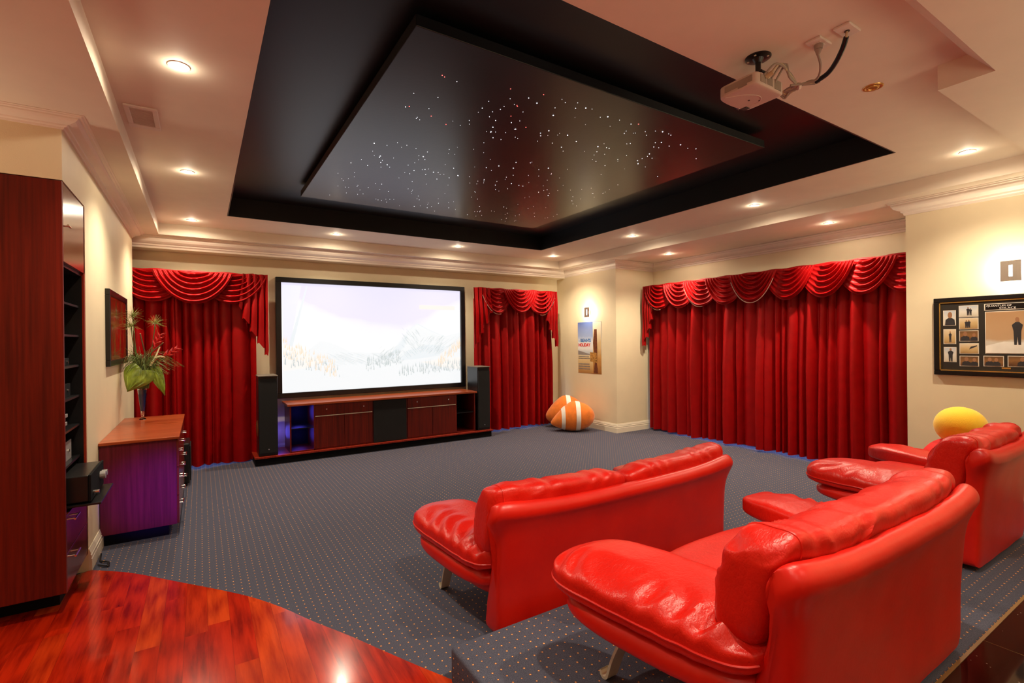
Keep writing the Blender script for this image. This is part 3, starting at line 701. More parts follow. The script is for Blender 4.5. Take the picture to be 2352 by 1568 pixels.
# ------------------------------------------------------------------ painting on left wall
Pn = thing('framed_painting', (XL, 6.15, 1.46), 'abstract red and green painting in a dark frame on the left wall', 'painting')
py0, py1, pz0, pz1 = 5.56, 6.78, 1.46, 2.15
f_ = .055
mk('frame', join(box(XL, XL + .035, py0, py1, pz0, pz0 + f_, .004), box(XL, XL + .035, py0, py1, pz1 - f_, pz1, .004), box(XL, XL + .035, py0, py0 + f_, pz0 + f_, pz1 - f_, .004), box(XL, XL + .035, py1 - f_, py1, pz0 + f_, pz1 - f_, .004)), 'frame_black', Pn)
mk('canvas', box(XL + .004, XL + .028, py0 + f_, py1 - f_, pz0 + f_, pz1 - f_), 'abstract_art', Pn)

# ------------------------------------------------------------------ vase and its stems
vc = Vector((-.53, 6.5, .858))
Vz = thing('glass_vase', vc, 'tall clear glass vase with blue filling on the drawer chest', 'vase')
mk('glass', lathe([(.0, 0), (.03, 0), (.032, .006), (.014, .02), (.012, .03), (.044, .335), (.041, .335), (.008, .05), (0, .048)], vc), 'glass_clear', Vz, smooth=True)
mk('blue_filling', lathe([(.0, .09), (.0155, .09), (.038, .315), (0, .315)], vc), 'blue_glass_beads', Vz, smooth=True)
top_ = vc + Vector((0, 0, .33))
def leaf(base, tip, width, normal, cup=.03, heart=.0, n=14):
    base, tip = Vector(base), Vector(tip); ax = tip - base; L = ax.length; ax.normalize()
    nr = Vector(normal); nr = (nr - ax * nr.dot(ax)).normalized(); sd = ax.cross(nr)
    def fn(u, v):
        s = 2 * u - 1; w = width * math.sin(math.pi * min(1, (v * .9 + .10)) ** .66) * (1 - .0 * v)
        p = base + ax * (v * L - heart * abs(s) * (1 - v) * L) + sd * (s * w) + nr * (cup * (1 - s * s) - .03 * v * v + .006 * math.sin(16 * abs(s) + 4 * v))
        return p
    V, F = grid(fn, n, 18)
    W2 = [tuple(Vector(p) - nr * .003) for p in V]; o = len(V)
    return V + W2, F + [tuple(reversed([i + o for i in f])) for f in F]
def stemmed(name, label, cat, parts, group=None):
    t_ = thing(name, tuple(top_), label, cat, group)
    for n_, g, m_ in parts: mk(n_, g, m_, t_, smooth=True)
c0 = vc + Vector((0, 0, .25))
stemmed('broad_leaf', 'large round green leaf drooping over the front of the glass vase', 'leaf', [
    ('blade', leaf((-.530, 6.43, 1.375), (-.64, 6.35, 1.175), .135, (.2, -1, .35), .045, .22), 'leaf_green'), ('stem', tube([tuple(c0), (-.54, 6.49, 1.28), (-.532, 6.43, 1.38)], .005), 'cream_petal')], 'leaves in the vase')
stemmed('broad_leaf', 'long green leaf pointing down to the right of the glass vase', 'leaf', [
    ('blade', leaf((-.42, 6.47, 1.39), (-.325, 6.43, 1.11), .062, (.4, -1, .1), .02, .1), 'leaf_green'), ('stem', tube([tuple(c0), (-.49, 6.49, 1.32), (-.42, 6.47, 1.395)], .004), 'stem_green')], 'leaves in the vase')
def umbel(c, d, n, ln, seed):
    r = random.Random(seed); d = Vector(d).normalized(); gs = []
    for i in range(n):
        v = Vector((r.gauss(0, 1), r.gauss(0, 1), r.gauss(0, 1))).normalized(); v = (v + d * .75).normalized()
        L = ln * r.uniform(.6, 1.1); m_ = Vector(c) + v * L * .5; e = Vector(c) + v * L - Vector((0, 0, .02))
        gs.append(tube([c, tuple(m_), tuple(e)], .0022, 4, 3, .0006))
    return join(*gs)
for lab, c, d, sd in (('papyrus head highest on the left of the vase flowers, against the wall', (-.605, 6.5, 1.945), (-.2, 0, 1), 1), ('papyrus head below the highest one at left of the vase flowers', (-.612, 6.46, 1.835), (-.3, -.2, .9), 2), ('papyrus head standing alone on the right, in front of the curtain', (-.415, 6.5, 1.87), (.3, 0, 1), 3)):
    stemmed('papyrus_stem', lab, 'flower', [('stem', tube([tuple(c0), (c[0] * .6 - .53 * .4, 6.5, 1.5), (c[0] * .9 - .053, c[1], c[2] - .12), c], .0045), 'stem_green'), ('head', umbel(c, d, 46, .13, sd), 'papyrus'), ('bracts', umbel(c, (0, -.3, .1), 10, .05, sd + 9), 'cream_petal')], 'papyrus heads in the vase')
def heli(pts, side):
    P = spline(pts, 3); gs = [tube(pts, .004, 6)]
    d = (P[-1] - P[0]).normalized(); up_ = Vector((0, -1, .2)); sdv = d.cross(up_).normalized()
    for i, p in enumerate(P[1:]):
        k = 1 if i % 2 else -1; L = .085 - .006 * i
        gs.append(leaf(tuple(p), tuple(p + (d * .85 + sdv * (.55 * k)).normalized() * L), .012, (0, -1, .3), .012, 0, 6))
    return join(*gs)
stemmed('red_bracted_flower', 'red spiky flower rising steeply from the vase', 'flower', [('bloom', heli([(-.43, 6.48, 1.60), (-.40, 6.47, 1.68), (-.365, 6.46, 1.75)], 1), 'heliconia_red'), ('stem', tube([tuple(c0), (-.48, 6.5, 1.45), (-.43, 6.48, 1.61)], .004), 'stem_green')], 'red flowers in the vase')
stemmed('red_bracted_flower', 'red spiky flower leaning out to the right of the vase', 'flower', [('bloom', heli([(-.36, 6.46, 1.51), (-.29, 6.44, 1.555), (-.225, 6.43, 1.60)], 1), 'heliconia_red'), ('stem', tube([tuple(c0), (-.46, 6.5, 1.40), (-.35, 6.46, 1.515)], .004), 'stem_green')], 'red flowers in the vase')
stemmed('cream_flower', 'cream forked flower leaning right in the vase', 'flower', [('petals', join(tube([(-.455, 6.44, 1.43), (-.41, 6.43, 1.52), (-.371, 6.43, 1.625)], .012, 8, 6, .006), tube([(-.42, 6.43, 1.50), (-.37, 6.42, 1.525), (-.325, 6.42, 1.515)], .010, 8, 6, .003)), 'cream_petal'), ('stem', tube([tuple(c0), (-.49, 6.48, 1.36), (-.452, 6.44, 1.44)], .005), 'stem_green')])
for lab, e in (('brown twig rising left of centre in the vase', (-.54, 6.48, 1.765)), ('brown twig leaning right in the vase', (-.345, 6.47, 1.668))):
    stemmed('twig', lab, 'twig', [('bark', tube([tuple(c0), (-.50, 6.49, 1.48), e], .007, 8, 6, .006), 'twig_brown'), ('cut_tip', cyl(e, (e[0], e[1], e[2] + .004), .007, n=8), 'cream_petal')], 'twigs in the vase')
gg = []
for i in range(290):
    a = rnd.uniform(0, 2 * math.pi); ln = rnd.uniform(.22, .48); out = rnd.uniform(.15, .95)
    b0 = top_ + Vector((rnd.gauss(0, .02), rnd.gauss(0, .02), .0)); hx = math.cos(a) * out; hy = math.sin(a) * out * .6
    if hx < -.4: hx *= .55
    m_ = b0 + Vector((hx * ln * .45, hy * ln * .45, ln * .75)); e = b0 + Vector((hx * ln, hy * ln, ln * (.95 - .75 * out)+.08))
    e.x = max(e.x, -.69); m_.x = max(m_.x, -.69)
    gg.append(tube([tuple(b0), tuple(m_), tuple(e)], .0042, 4, 5, .001))
tag(mk('grass_spray', join(*gg), 'grass_green', smooth=True, origin=tuple(top_)), 'fine grassy foliage spraying from the glass vase', 'foliage', kind='stuff')

# ------------------------------------------------------------------ right wall: framed display and sconce
def flatx(poly, x, d=.0015):   # polygon in (y, z) facing -x
    return prism(poly, x - d, x, 'x')
def rect(y0, y1, z0, z1): return [(y0, z0), (y1, z0), (y1, z1), (y0, z1)]
FX = XR - .03
Fr = thing('framed_photo_display', (XR, 1.25, 1.27), 'wide black frame of film photographs on the right wall', 'picture frame')
fy1, fy0, fz0, fz1 = 1.895, .62, 1.27, 2.022
b1 = .043
mk('frame', join(box(FX - .012, XR, fy0, fy1, fz0, fz0 + b1, .005), box(FX - .012, XR, fy0, fy1, fz1 - b1, fz1, .005), box(FX - .012, XR, fy0, fy0 + b1, fz0 + b1, fz1 - b1, .005), box(FX - .012, XR, fy1 - b1, fy1, fz0 + b1, fz1 - b1, .005)), 'frame_black', Fr)
i0, i1, k0, k1 = fy0 + b1, fy1 - b1, fz0 + b1, fz1 - b1; g_ = .009
mk('gold_slip', join(box(FX - .006, XR, i0, i1, k0, k0 + g_), box(FX - .006, XR, i0, i1, k1 - g_, k1), box(FX - .006, XR, i0, i0 + g_, k0, k1), box(FX - .006, XR, i1 - g_, i1, k0, k1)), 'gold_slip', Fr)
mk('mat_board', box(FX + .003, XR, i0 + g_, i1 - g_, k0 + g_, k1 - g_), 'mat_board', Fr)
def disc(cy, cz, ry, rz, n=14): return [(cy + ry * math.cos(2 * math.pi * i / n), cz + rz * math.sin(2 * math.pi * i / n)) for i in range(n)]
def photo(y0, y1, z0, z1, bg, figs):
    p = mk('photograph', flatx(rect(y0, y1, z0, z1), FX + .003), 'photo_border', Fr)
    e = .006
    mk('print', flatx(rect(y0 + e, y1 - e, z0 + e, z1 - e), FX + .0015), bg, p)
    gs, fm = [], []
    for k, (poly, m_) in enumerate(figs):
        w, h = y1 - y0 - 2 * e, z1 - z0 - 2 * e      # u runs left to right in the photo: y falls
        pts = [(y1 - e - min(1, max(0, u)) * w, z0 + e + min(1, max(0, v)) * h) for u, v in poly]
        g = flatx(pts, FX + .0000 - .0006 * k, .0005); gs.append(g); fm += [m_] * len(g[1])
    if gs: mk('printed_figures', join(*gs), None, p, mats=['figure_suit', 'figure_skin', 'rail_grey', 'ink_white'], fm=fm)
def man(u, v, s, asp=1.0, m=0):   # a small standing figure
    return [([(u - .10 * s * asp, v), (u - .02 * s * asp, v), (u, v + .3 * s), (u + .03 * s * asp, v), (u + .11 * s * asp, v), (u + .12 * s * asp, v + .5 * s), (u + .17 * s * asp, v + .72 * s), (u + .06 * s * asp, v + .82 * s), (u - .06 * s * asp, v + .82 * s), (u - .17 * s * asp, v + .72 * s), (u - .12 * s * asp, v + .5 * s)], m),
            (disc(u, v + .92 * s, .062 * s * asp, .085 * s), 1)]
def bust(u, s, asp=1.0): return [([(u - .34 * s * asp, 0), (u + .34 * s * asp, 0), (u + .30 * s * asp, .34 * s), (u + .1 * s * asp, .46 * s), (u - .1 * s * asp, .46 * s), (u - .30 * s * asp, .34 * s)], 0), (disc(u, .64 * s, .15 * s * asp, .21 * s), 1)]
photo(1.726, 1.823, 1.752, 1.90, 'photo_pale', bust(.55, 1.1, 1.2)); photo(1.726, 1.822, 1.573, 1.718, 'photo_sand', man(.55, .08, .8)); photo(1.724, 1.82, 1.397, 1.543, 'photo_pale', man(.55, .0, .95, 1.6))
photo(1.563, 1.705, 1.829, 1.940, 'photo_pale', man(.48, .1, .8, .7) + man(.62, .1, .7, .7)); photo(1.563, 1.704, 1.712, 1.822, 'photo_sand', man(.38, .08, .75, .8) + man(.52, .1, .75, .8))
photo(1.563, 1.703, 1.597, 1.702, 'photo_dark', bust(.3, 1.1, .7) + bust(.8, .9, .7)); photo(1.562, 1.702, 1.479, 1.580, 'photo_sand', [([(.5, .4), (.95, .75), (.95, .85), (.6, .7)], 0)]); photo(1.562, 1.702, 1.360, 1.460, 'photo_dark', bust(.35, 1.1, .7) + bust(.8, 1.0, .7))
photo(1.392, 1.531, 1.365, 1.463, 'photo_dark', bust(.3, 1.05, .7) + bust(.65, 1.0, .7)); photo(1.228, 1.368, 1.367, 1.466, 'photo_dark', bust(.7, 1.1, .7)); photo(1.064, 1.204, 1.367, 1.466, 'photo_pale', man(.5, 0, .9, .7))
photo(.90, 1.518, 1.483, 1.872, 'photo_main', [([(.5, .42), (1, .62), (1, .28), (.52, .36)], 2), ([(.0, 0), (1, 0), (.42, .26), (.2, .28), (0, .18)], 3)] + man(.345, .2, .66, .52))
for k, zz in enumerate((1.879, 1.805, 1.731)):
    photo(.70, .86, 1.79 - .17 * k, 1.93 - .17 * k, ('photo_sand', 'photo_dark', 'photo_pale')[k], man(.5, .05, .85, .8))
tc = mk('title_card', flatx(rect(.90, 1.523, 1.883, 1.945), FX + .003), 'photo_border', Fr)
mk('card_face', flatx(rect(.905, 1.515, 1.889, 1.939), FX + .0015), 'frame_black', tc)
def lettering(name, s, size, ystart, z, width, mat, parent, x, bold=0):
    V, F = text(s, size, 0, 0, width, bold)
    mk(name, ([(x, ystart - u, z + v) for u, v in V], F), mat, parent)
lettering('lettering', 'QUANTUM OF', .022, 1.508, 1.916, .17, 'ink_white', tc, FX - .0006); lettering('lettering', 'SOLACE', .022, 1.42, 1.893, .11, 'ink_white', tc, FX - .0006)
mk('plaque', flatx(rect(1.348, 1.408, 1.345, 1.359), FX + .003), 'gold_slip', Fr)
def sconce(yc, zc, label):
    s = thing('wall_sconce', (XR, yc, zc - .09), label, 'wall light', 'square wall sconces')
    w, h = .068, .092
    p = XR - .062
    mk('front_plate', join(box(p - .004, p, yc - w, yc - .012, zc - h, zc + h, .001), box(p - .004, p, yc + .012, yc + w, zc - h, zc + h, .001), box(p - .004, p, yc - .012, yc + .012, zc + h * .55, zc + h), box(p - .004, p, yc - .012, yc + .012, zc - h, zc - h * .55)), 'sconce_metal', s)
    mk('slit_glass', box(p, p + .004, yc - .012, yc + .012, zc - h * .55, zc + h * .55), 'lamp_slit', s)
    mk('back_box', join(box(XR - .022, XR, yc - .03, yc + .03, zc - .04, zc + .04, .003), cyl((XR - .022, yc - .02, zc), (p, yc - .02, zc), .005), cyl((XR - .022, yc + .02, zc), (p, yc + .02, zc), .005)), 'brushed_steel', s)
    mk('bulb', cyl((XR - .042, yc, zc - .045), (XR - .042, yc, zc + .045), .010, n=14), 'lamp_sconce', s, smooth=True)
sconce(1.335, 2.23, 'lit square metal sconce above the framed photo display')
sconce(7.065, 2.17, 'lit square metal sconce above the film poster')
# poster
Po = thing('film_poster', (XR, 7.07, 1.02), 'seaside film poster with blue and red title under the far sconce', 'poster')
px_ = XR - .004
mk('sheet', box(px_, XR - .0005, 6.745, 7.40, 1.02, 1.99), 'poster_print', Po)
mk('side_panel', flatx(rect(6.747, 6.97, 1.024, 1.986), px_ - .0002, .0004), 'poster_side', Po)
def plet(s, size, y, z, w, m_, b=0): lettering('lettering', s, size, y, z, w, m_, Po, px_ - .0014, b)
plet('BEAN\'S', .082, 7.325, 1.615, .30, 'ink_blue', .004); plet('HOLIDAY', .080, 7.385, 1.53, .345, 'ink_red', .004); plet('MR', .035, 7.385, 1.618, .045, 'ink_blue')
for k, (z, w) in enumerate(((1.325, .31), (1.292, .33), (1.18, .32), (1.135, .33), (1.09, .33))):
    mk('small_print', join(*[flatx(rect(7.385 - w * (i + .86) / 9, 7.385 - w * i / 9, z, z + (.014 if k < 2 else .024)), px_ - .0014, .0004) for i in range(9)]), 'ink_grey', Po)
mk('headland', flatx([(7.395, 1.37), (7.395, 1.45), (7.28, 1.43), (7.15, 1.40), (7.05, 1.385), (7.05, 1.37)], px_ - .001, .0004), 'rail_grey', Po)
mk('post', flatx([(6.83, 1.03), (6.95, 1.03), (6.92, 1.25), (6.965, 1.6), (6.93, 1.85), (6.86, 1.85), (6.85, 1.5), (6.86, 1.2)], px_ - .001, .0004), 'trunk_brown', Po)
mk('suitcase', flatx([(6.86, 1.22), (7.05, 1.25), (7.05, 1.42), (6.87, 1.41)], px_ - .0018, .0004), 'case_tan', Po)

# ------------------------------------------------------------------ plush cushions
def cushion(name, c, r, rot, label, cat, body, bands, group=None, taper=.0):
    t_ = thing(name, (c[0], c[1], c[2] - r[2]), label, cat, group)
    cr, sr = math.cos(rot), math.sin(rot)
    def fn(x, y, z, k=1.0):
        tp = 1 - taper * max(0, -x) ** 1.3
        X, Y, Z = x * r[0] * k, y * r[1] * tp * k, z * r[2] * tp * k
        Z = max(Z, -r[2] * .93)
        return (c[0] + X * cr - Y * sr, c[1] + X * sr + Y * cr, c[2] + Z - r[2] * (1 - tp) * .8)
    mk('cover', superq(12, 2.0, fn), body, t_, smooth=True)
    for a, b in bands:
        def bf(u, v):
            x = a + (b - a) * v; q = math.sqrt(max(.02, 1 - x * x)); th = 2 * math.pi * u
            return fn(x, q * math.cos(th), q * math.sin(th), 1.025)
        mk('white_band', grid(bf, 40, 6, True), 'plush_white', t_, smooth=True)
    return t_
cushion('floor_cushion', (5.70, 6.98, .27), (.40, .24, .27), R(-32), 'orange plush floor cushion with white bands, front one of the corner pair', 'cushion', 'plush_orange', [(.10, .30), (-.52, -.36)], 'orange cushions in the corner', .55)
cushion('floor_cushion', (5.86, 7.42, .30), (.36, .26, .30), R(-32), 'orange plush floor cushion with a white band, rear one against the poster wall', 'cushion', 'plush_orange', [(.05, .28)], 'orange cushions in the corner', .4)
cushion('throw_cushion', (5.52, 1.52, .875), (.175, .18, .165), 0, 'round yellow plush cushion behind the red armchair by the right wall', 'cushion', 'plush_yellow', [])
cushion('throw_cushion', (5.50, 1.56, .47), (.27, .25, .30), 0, 'red plush cushion under the yellow one behind the armchair', 'cushion', 'plush_red', [])

# ------------------------------------------------------------------ red leather seats
def seat_unit(kind, label, cat, cx, cy, cz, W, fl, fr, nseat, arm=.44, seed=0, group=None, ncush=2):
    t_ = thing(kind, (cx, cy, cz), label, cat, group, world=False)
    h = W / 2
    # back shell: leaning slab with rolled rim
    prof = [(.07, .03), (.062, .10), (.06, .3), (.045, .5), (.03, .62), (.012, .69), (-.004, .735), (.002, .775), (.028, .803), (.060, .803), (.083, .782), (.088, .745), (.09, .70), (.12, .6), (.18, .42), (.24, .25), (.27, .12), (.27, .03)]
    PC = spline([(0, a, b) for a, b in prof] + [(0, .07, .03)], 4)[:-1]
    ns = 72
    def shell(u, v):
        s = 2 * v - 1; p = PC[int(round(u * len(PC))) % len(PC)]
        s = math.copysign(1 - (1 - abs(s)) ** 1.5, s) if abs(s) > .0 else s
        e = max(0, 1 - abs(s) ** 22) ** (1 / 2.4)
        y, z = p.y, p.z
        y = .12 + (y - .12) * (.3 + .7 * e)
        dip = .06 * (1 - abs(s) ** 3.5)
        if z > .3: z -= dip * (z - .3) / .5
        z = z - (1 - e) * .07 * max(0, (z - .3) / .5) + (1 - e) * .07 * max(0, (.25 - z) / .25)
        x = s * (h - .025 + .05 * math.exp(-((p.z - .75) / .10) ** 2) + .02 * max(0, .3 - p.z))
        y += .003 * noise.noise(Vector((x * 5, z * 7, seed)))
        return x, y, z
    V, F = grid(shell, len(PC), ns, True)
    n_ = len(PC); F = F + [tuple(range(n_)), tuple(range(ns * n_, ns * n_ + n_))]
    mk('back_shell', (V, F), 'leather_red', t_, smooth=True)
    # base hull: bowed underside that rises towards the front
    def hull(x, y, z):
        yy = .50 + .36 * y; zz = .285 + .125 * z; dn = max(0, -z)
        t2 = yy / .86
        rise = .10 * max(0, t2 - .35) ** 1.6 * dn
        k = h - .04 - .13 * dn ** 1.5 * (.4 + .6 * t2)
        return x * (k + (fl if x < 0 else fr) * .8 * t2), yy - .10 * dn * max(0, y), zz + rise + .03 * (t2 - .6)
    mk('base', superq(16, 5, hull), 'leather_red', t_, smooth=True)
    # seat cushions
    x0, x1 = -h - fl + arm - .03, h + fr - arm + .03
    for i in range(nseat):
        a, b = x0 + (x1 - x0) * i / nseat, x0 + (x1 - x0) * (i + 1) / nseat
        def sf(x, y, z):
            X, Y, Z = (a + b) / 2 + x * (b - a) / 2, .55 + y * .31, .385 + z * .075
            Z += .02 * (1 - x * x) * (z > 0) + .004 * noise.noise(Vector((X * 9, Y * 9, seed)))
            return X, Y, Z
        mk('seat_cushion', superq(16, 5, sf), 'leather_soft', t_, smooth=True)
    # back cushions standing in front of the rim
    for i in range(ncush):
        a, b = -h - .005 + (W + .01) * i / ncush, -h - .005 + (W + .01) * (i + 1) / ncush
        last = {-1: i == 0, 1: i == ncush - 1}
        def bf(x, y, z, plain=False):
            X = (a + b) / 2 + x * (b - a) / 2
            Z = .645 + z * .24
            Y = .255 + y * .125 - (Z - .45) * .20 - .035 * max(0, z) ** 2
            Z -= .062 * (1 - abs(X / h) ** 3.5) * max(0, z + .2) / 1.2
            end = last[1 if x > 0 else -1]
            Z += (0 if end else -.010 * max(0, abs(x) - .75) / .25) * max(0, z)
            Y += .015 * (1 - x * x) * max(0, min(1, 3 * y))
            if plain: return X, Y, Z
            g = math.sin(34 * X + 8 * noise.noise(Vector((X * 4, Z * 5, seed))))
            w = .015 * g * math.exp(-((z - .55) / .5) ** 2) * (.35 + .65 * min(1, abs(noise.noise(Vector((X * 2.2, seed, 1)))) * 3)) + .008 * noise.noise(Vector((X * 6, Y * 8, Z * 8 + seed)))
            if end and abs(x) > .8: w += .0035 * math.sin(75 * Z + 5 * noise.noise(Vector((Y * 9, Z * 9, seed)))) * min(1, max(0, y * 2 + .8))
            # buttoned line along the crown
            gather = .022 * math.exp(-((z - .55) / .13) ** 2) * (1 - abs(x) ** 5) * min(1, max(0, y * 2.5))
            return X, Y - gather + w * .6 * max(-1, min(1, 3 * y)), Z + w * max(0, min(1, 1.2 + z * 2))
        cu = mk('back_cushion', roll(46, 6, 2.8, bf), 'leather_soft', t_, smooth=True)
        for e in [q for q in (-1, 1) if last[q]]:
            for xx in (.86,):
                pts = []
                for k in range(31):
                    th = math.pi * (-.35 + 1.45 * k / 30); y_, z_ = math.cos(th), math.sin(th)
                    m = (abs(y_) ** 2.8 + abs(z_) ** 2.8) ** (1 / 2.8); q = (1 - xx ** 6) ** (1 / 6)
                    pts.append(tuple(Vector(bf(e * xx, y_ / m * q, z_ / m * q)) - Vector((0, .001 * y_ / m, .001 * z_ / m))))
                mk('seam', tube(pts, .0048, 6, 2), 'leather_red', cu, smooth=True)
    # arms: pillow over a lip
    for s, f in ((-1, fl), (1, fr)):
        def af(x, y, z, zc=.475, th=.066, wid=arm / 2, y0=.585, ly=.44, drop=.05, puff=1.5):
            Y = y0 + ly * y; t2 = Y / .95
            xc = h + f * t2 ** 1.1 - wid + .015
            X = xc + x * wid * (1 - .10 * max(0, y) ** 3)
            Z = zc + th * z * (1 - .10 * abs(y) ** 3) - drop * max(0, x) ** 1.6 + .05 * (t2 - .6) - .02 * max(0, y) ** 4
            p = (X * s, Y, Z)
            w = .006 * noise.noise(Vector((X * s * 4 + seed, Y * 6, Z * 6)))
            w += .014 * math.sin(52 * Y + 9 * noise.noise(Vector((X * 4, Y * 4, seed + s)))) * math.exp(-((x - .62) / .42) ** 2) * (.25 + .75 * (1 - y) / 2)
            return s * X, Y, Z + puff * w * (.2 + .8 * (z > -.2))
        ar = mk('arm', superq(36, 5.0, af), 'leather_soft', t_, smooth=True)
        sm = []
        for k in range(20):
            th = math.pi * (-.30 + .62 * k / 19); xx, yy = math.cos(th), math.sin(th); L = (abs(xx) ** 5 + abs(yy) ** 5) ** (1 / 5)
            sm.append(af(xx / L * 1.005, yy / L * 1.003, -.12, puff=.4))
        mk('arm_seam', tube(sm, .0055, 6, 3), 'leather_red', ar, smooth=True)
        mk('arm_lip', superq(16, 3.0, lambda x, y, z: af(x, y, z, .345, .062, arm / 2 - .04, .56, .41, .03, .4)), 'leather_red', ar, smooth=True)
        # curved flat metal leg
        bx = s * (h - .13 + f * .6); pts = [(.70, .27), (.745, .20), (.785, .12), (.81, .055), (.825, .018), (.845, .006), (.862, .012), (.866, .028)]
        P = spline([(0, a, b) for a, b in pts], 5)
        def lf(u, v):
            k = min(len(P) - 1, int(round(v * (len(P) - 1)))); p = P[k]
            d = (P[min(k + 1, len(P) - 1)] - P[max(0, k - 1)]).normalized(); n2 = Vector((0, -d.z, d.y)); w = .036 - .012 * v
            c = [(-w, -.006), (w, -.006), (w, .006), (-w, .006)][int(round(u * 4)) % 4]
            return bx + c[0], p.y + n2.y * c[1], max(.0, p.z + n2.z * c[1])
        lg = mk('leg', grid(lf, 4, len(P) - 1, True), 'brushed_steel', t_, smooth=True); lg['label'] = 'curved metal leg'
    return t_
seat_unit('leather_sofa', 'red leather sofa on the carpet, front row facing the screen', 'sofa', 2.325, 2.20, 0, 2.03, .13, .06, 2, .42, 1)
seat_unit('leather_sofa', 'nearest red leather sofa, on the raised carpet platform', 'sofa', 2.28, .765, .17, 1.56, .22, .04, 1, .44, 5, ncush=1)
seat_unit('leather_armchair', 'red leather armchair on the platform at the right edge', 'armchair', 4.55, .97, .17, 1.05, .17, .17, 1, .42, 9, ncush=1)

# ------------------------------------------------------------------ ceiling fittings
Pj = thing('ceiling_projector', (2.59, 1.575, ZU), 'pale grey projector hanging from the ceiling on a black mount', 'projector')
bx0, bx1, by0, by1, bz0, bz1 = 2.455, 2.722, 1.475, 1.70, 2.978, 3.050
body = superq(10, 9, lambda x, y, z: ((bx0 + bx1) / 2 + x * (bx1 - bx0) / 2, (by0 + by1) / 2 + y * (by1 - by0) / 2 + .012 * (y > .5) * (1 - x * x), (bz0 + bz1) / 2 + z * (bz1 - bz0) / 2))
bd = mk('body', body, 'projector_shell', Pj, smooth=True)
mk('lens', join(cyl((2.66, by1, 3.012), (2.66, by1 + .02, 3.012), .027), cyl((2.66, by1 + .018, 3.012), (2.66, by1 + .026, 3.012), .02)), 'lens_glass', Pj, smooth=True)
mk('side_vent', join(box(bx0 - .002, bx0 + .001, 1.50, 1.66, 3.0, 3.032), box(bx0 - .004, bx0, 1.53, 1.58, 2.99, 3.0)), 'cable_grey', bd)
mk('rear_sockets', join(box(2.49, 2.54, by0 - .002, by0 + .001, 2.995, 3.035), box(2.55, 2.60, by0 - .002, by0 + .001, 2.995, 3.035), box(2.62, 2.68, by0 - .002, by0 + .001, 2.99, 3.04)), 'cable_grey', bd)
mk('underside_arc', tube([(2.46, 1.66, bz0 - .001), (2.52, 1.585, bz0 - .001), (2.6, 1.55, bz0 - .001), (2.66, 1.58, bz0 - .001), (2.67, 1.64, bz0 - .001)], .0018, 6), 'plastic_white', bd, smooth=True)
mk('underside_foot', join(box(2.655, 2.69, 1.66, 1.695, bz0 - .004, bz0 + .001, .001), cyl((2.60, 1.61, bz0 - .002), (2.60, 1.61, bz0 + .001), .006, n=12), cyl((2.65, 1.58, bz0 - .002), (2.65, 1.58, bz0 + .001), .004, n=12)), 'projector_dark', bd)
mt = mk('mount', join(lathe([(.0, -.008), (.060, -.008), (.066, -.004), (.066, 0), (0, 0)], (2.585, 1.545, ZU)), cyl((2.585, 1.545, ZU - .006), (2.585, 1.545, ZU - .03), .03, .016), cyl((2.585, 1.545, ZU - .03), (2.585, 1.545, ZU - .10), .014), cyl((2.585, 1.545, ZU - .10), (2.585, 1.545, bz1 - .004), .034, .03), cyl((2.57, 1.52, ZU - .085), (2.63, 1.52, ZU - .085), .006)), 'black_satin', Pj, smooth=True)
mk('screw_heads', join(*[cyl((2.585 + .05 * math.cos(a), 1.545 + .05 * math.sin(a), ZU - .0105), (2.585 + .05 * math.cos(a), 1.545 + .05 * math.sin(a), ZU - .007), .006, n=10) for a in (.3, 1.9, 3.4, 5.0)]), 'brushed_steel', mt)
def plate(x, y, label, plug):
    p = thing('ceiling_plate', (x, y, ZU), label, 'wall plate', 'cable plates on the ceiling')
    mk('plate', box(x - .06, x + .06, y - .037, y + .037, ZU - .012, ZU, .003), 'plastic_white', p)
    if plug: mk('socket_face', box(x - .03, x + .03, y - .02, y + .02, ZU - .014, ZU - .011, .001), 'paper_pale', p)
    else: mk('cable_hole', cyl((x, y, ZU - .015), (x, y, ZU - .011), .012, n=16), 'projector_dark', p)
plate(2.722, 1.30, 'white ceiling power plate with a grey plug, nearer the projector', True); plate(2.724, 1.168, 'white ceiling plate where the black conduit comes out', False)
cb = thing('power_cable', (2.722, 1.30, ZU - .012), 'thin grey cable with plug hanging from the ceiling power plate', 'cable')
mk('plug', join(cyl((2.722, 1.30, ZU - .012), (2.724, 1.302, ZU - .035), .022, .019, 16), cyl((2.724, 1.302, ZU - .035), (2.728, 1.306, ZU - .062), .018, .007, 16)), 'cable_grey', cb, smooth=True)
mk('cord', tube([(2.728, 1.306, ZU - .06), (2.76, 1.31, ZU - .10), (2.80, 1.335, ZU - .13), (2.82, 1.37, ZU - .14), (2.80, 1.42, ZU - .14), (2.74, 1.455, ZU - .15)], .006, 8), 'cable_grey', cb, smooth=True)
cd_ = thing('cable_conduit', (2.724, 1.168, ZU - .015), 'thick black cable sleeve curving down from the ceiling to the projector', 'cable')
mk('sleeve', tube([(2.722, 1.170, ZU - .04), (2.75, 1.20, ZU - .075), (2.80, 1.255, ZU - .105), (2.845, 1.315, ZU - .12), (2.87, 1.385, ZU - .125)], .0125, 12), 'black_satin', cd_, smooth=True)
mk('bare_end', tube([(2.724, 1.168, ZU - .012), (2.722, 1.169, ZU - .03), (2.722, 1.170, ZU - .045)], .006, 8), 'cable_cream', cd_, smooth=True)
lp = thing('cable_bundle', (2.80, 1.46, 3.05), 'looped bundle of grey cables tied behind the projector', 'cable')
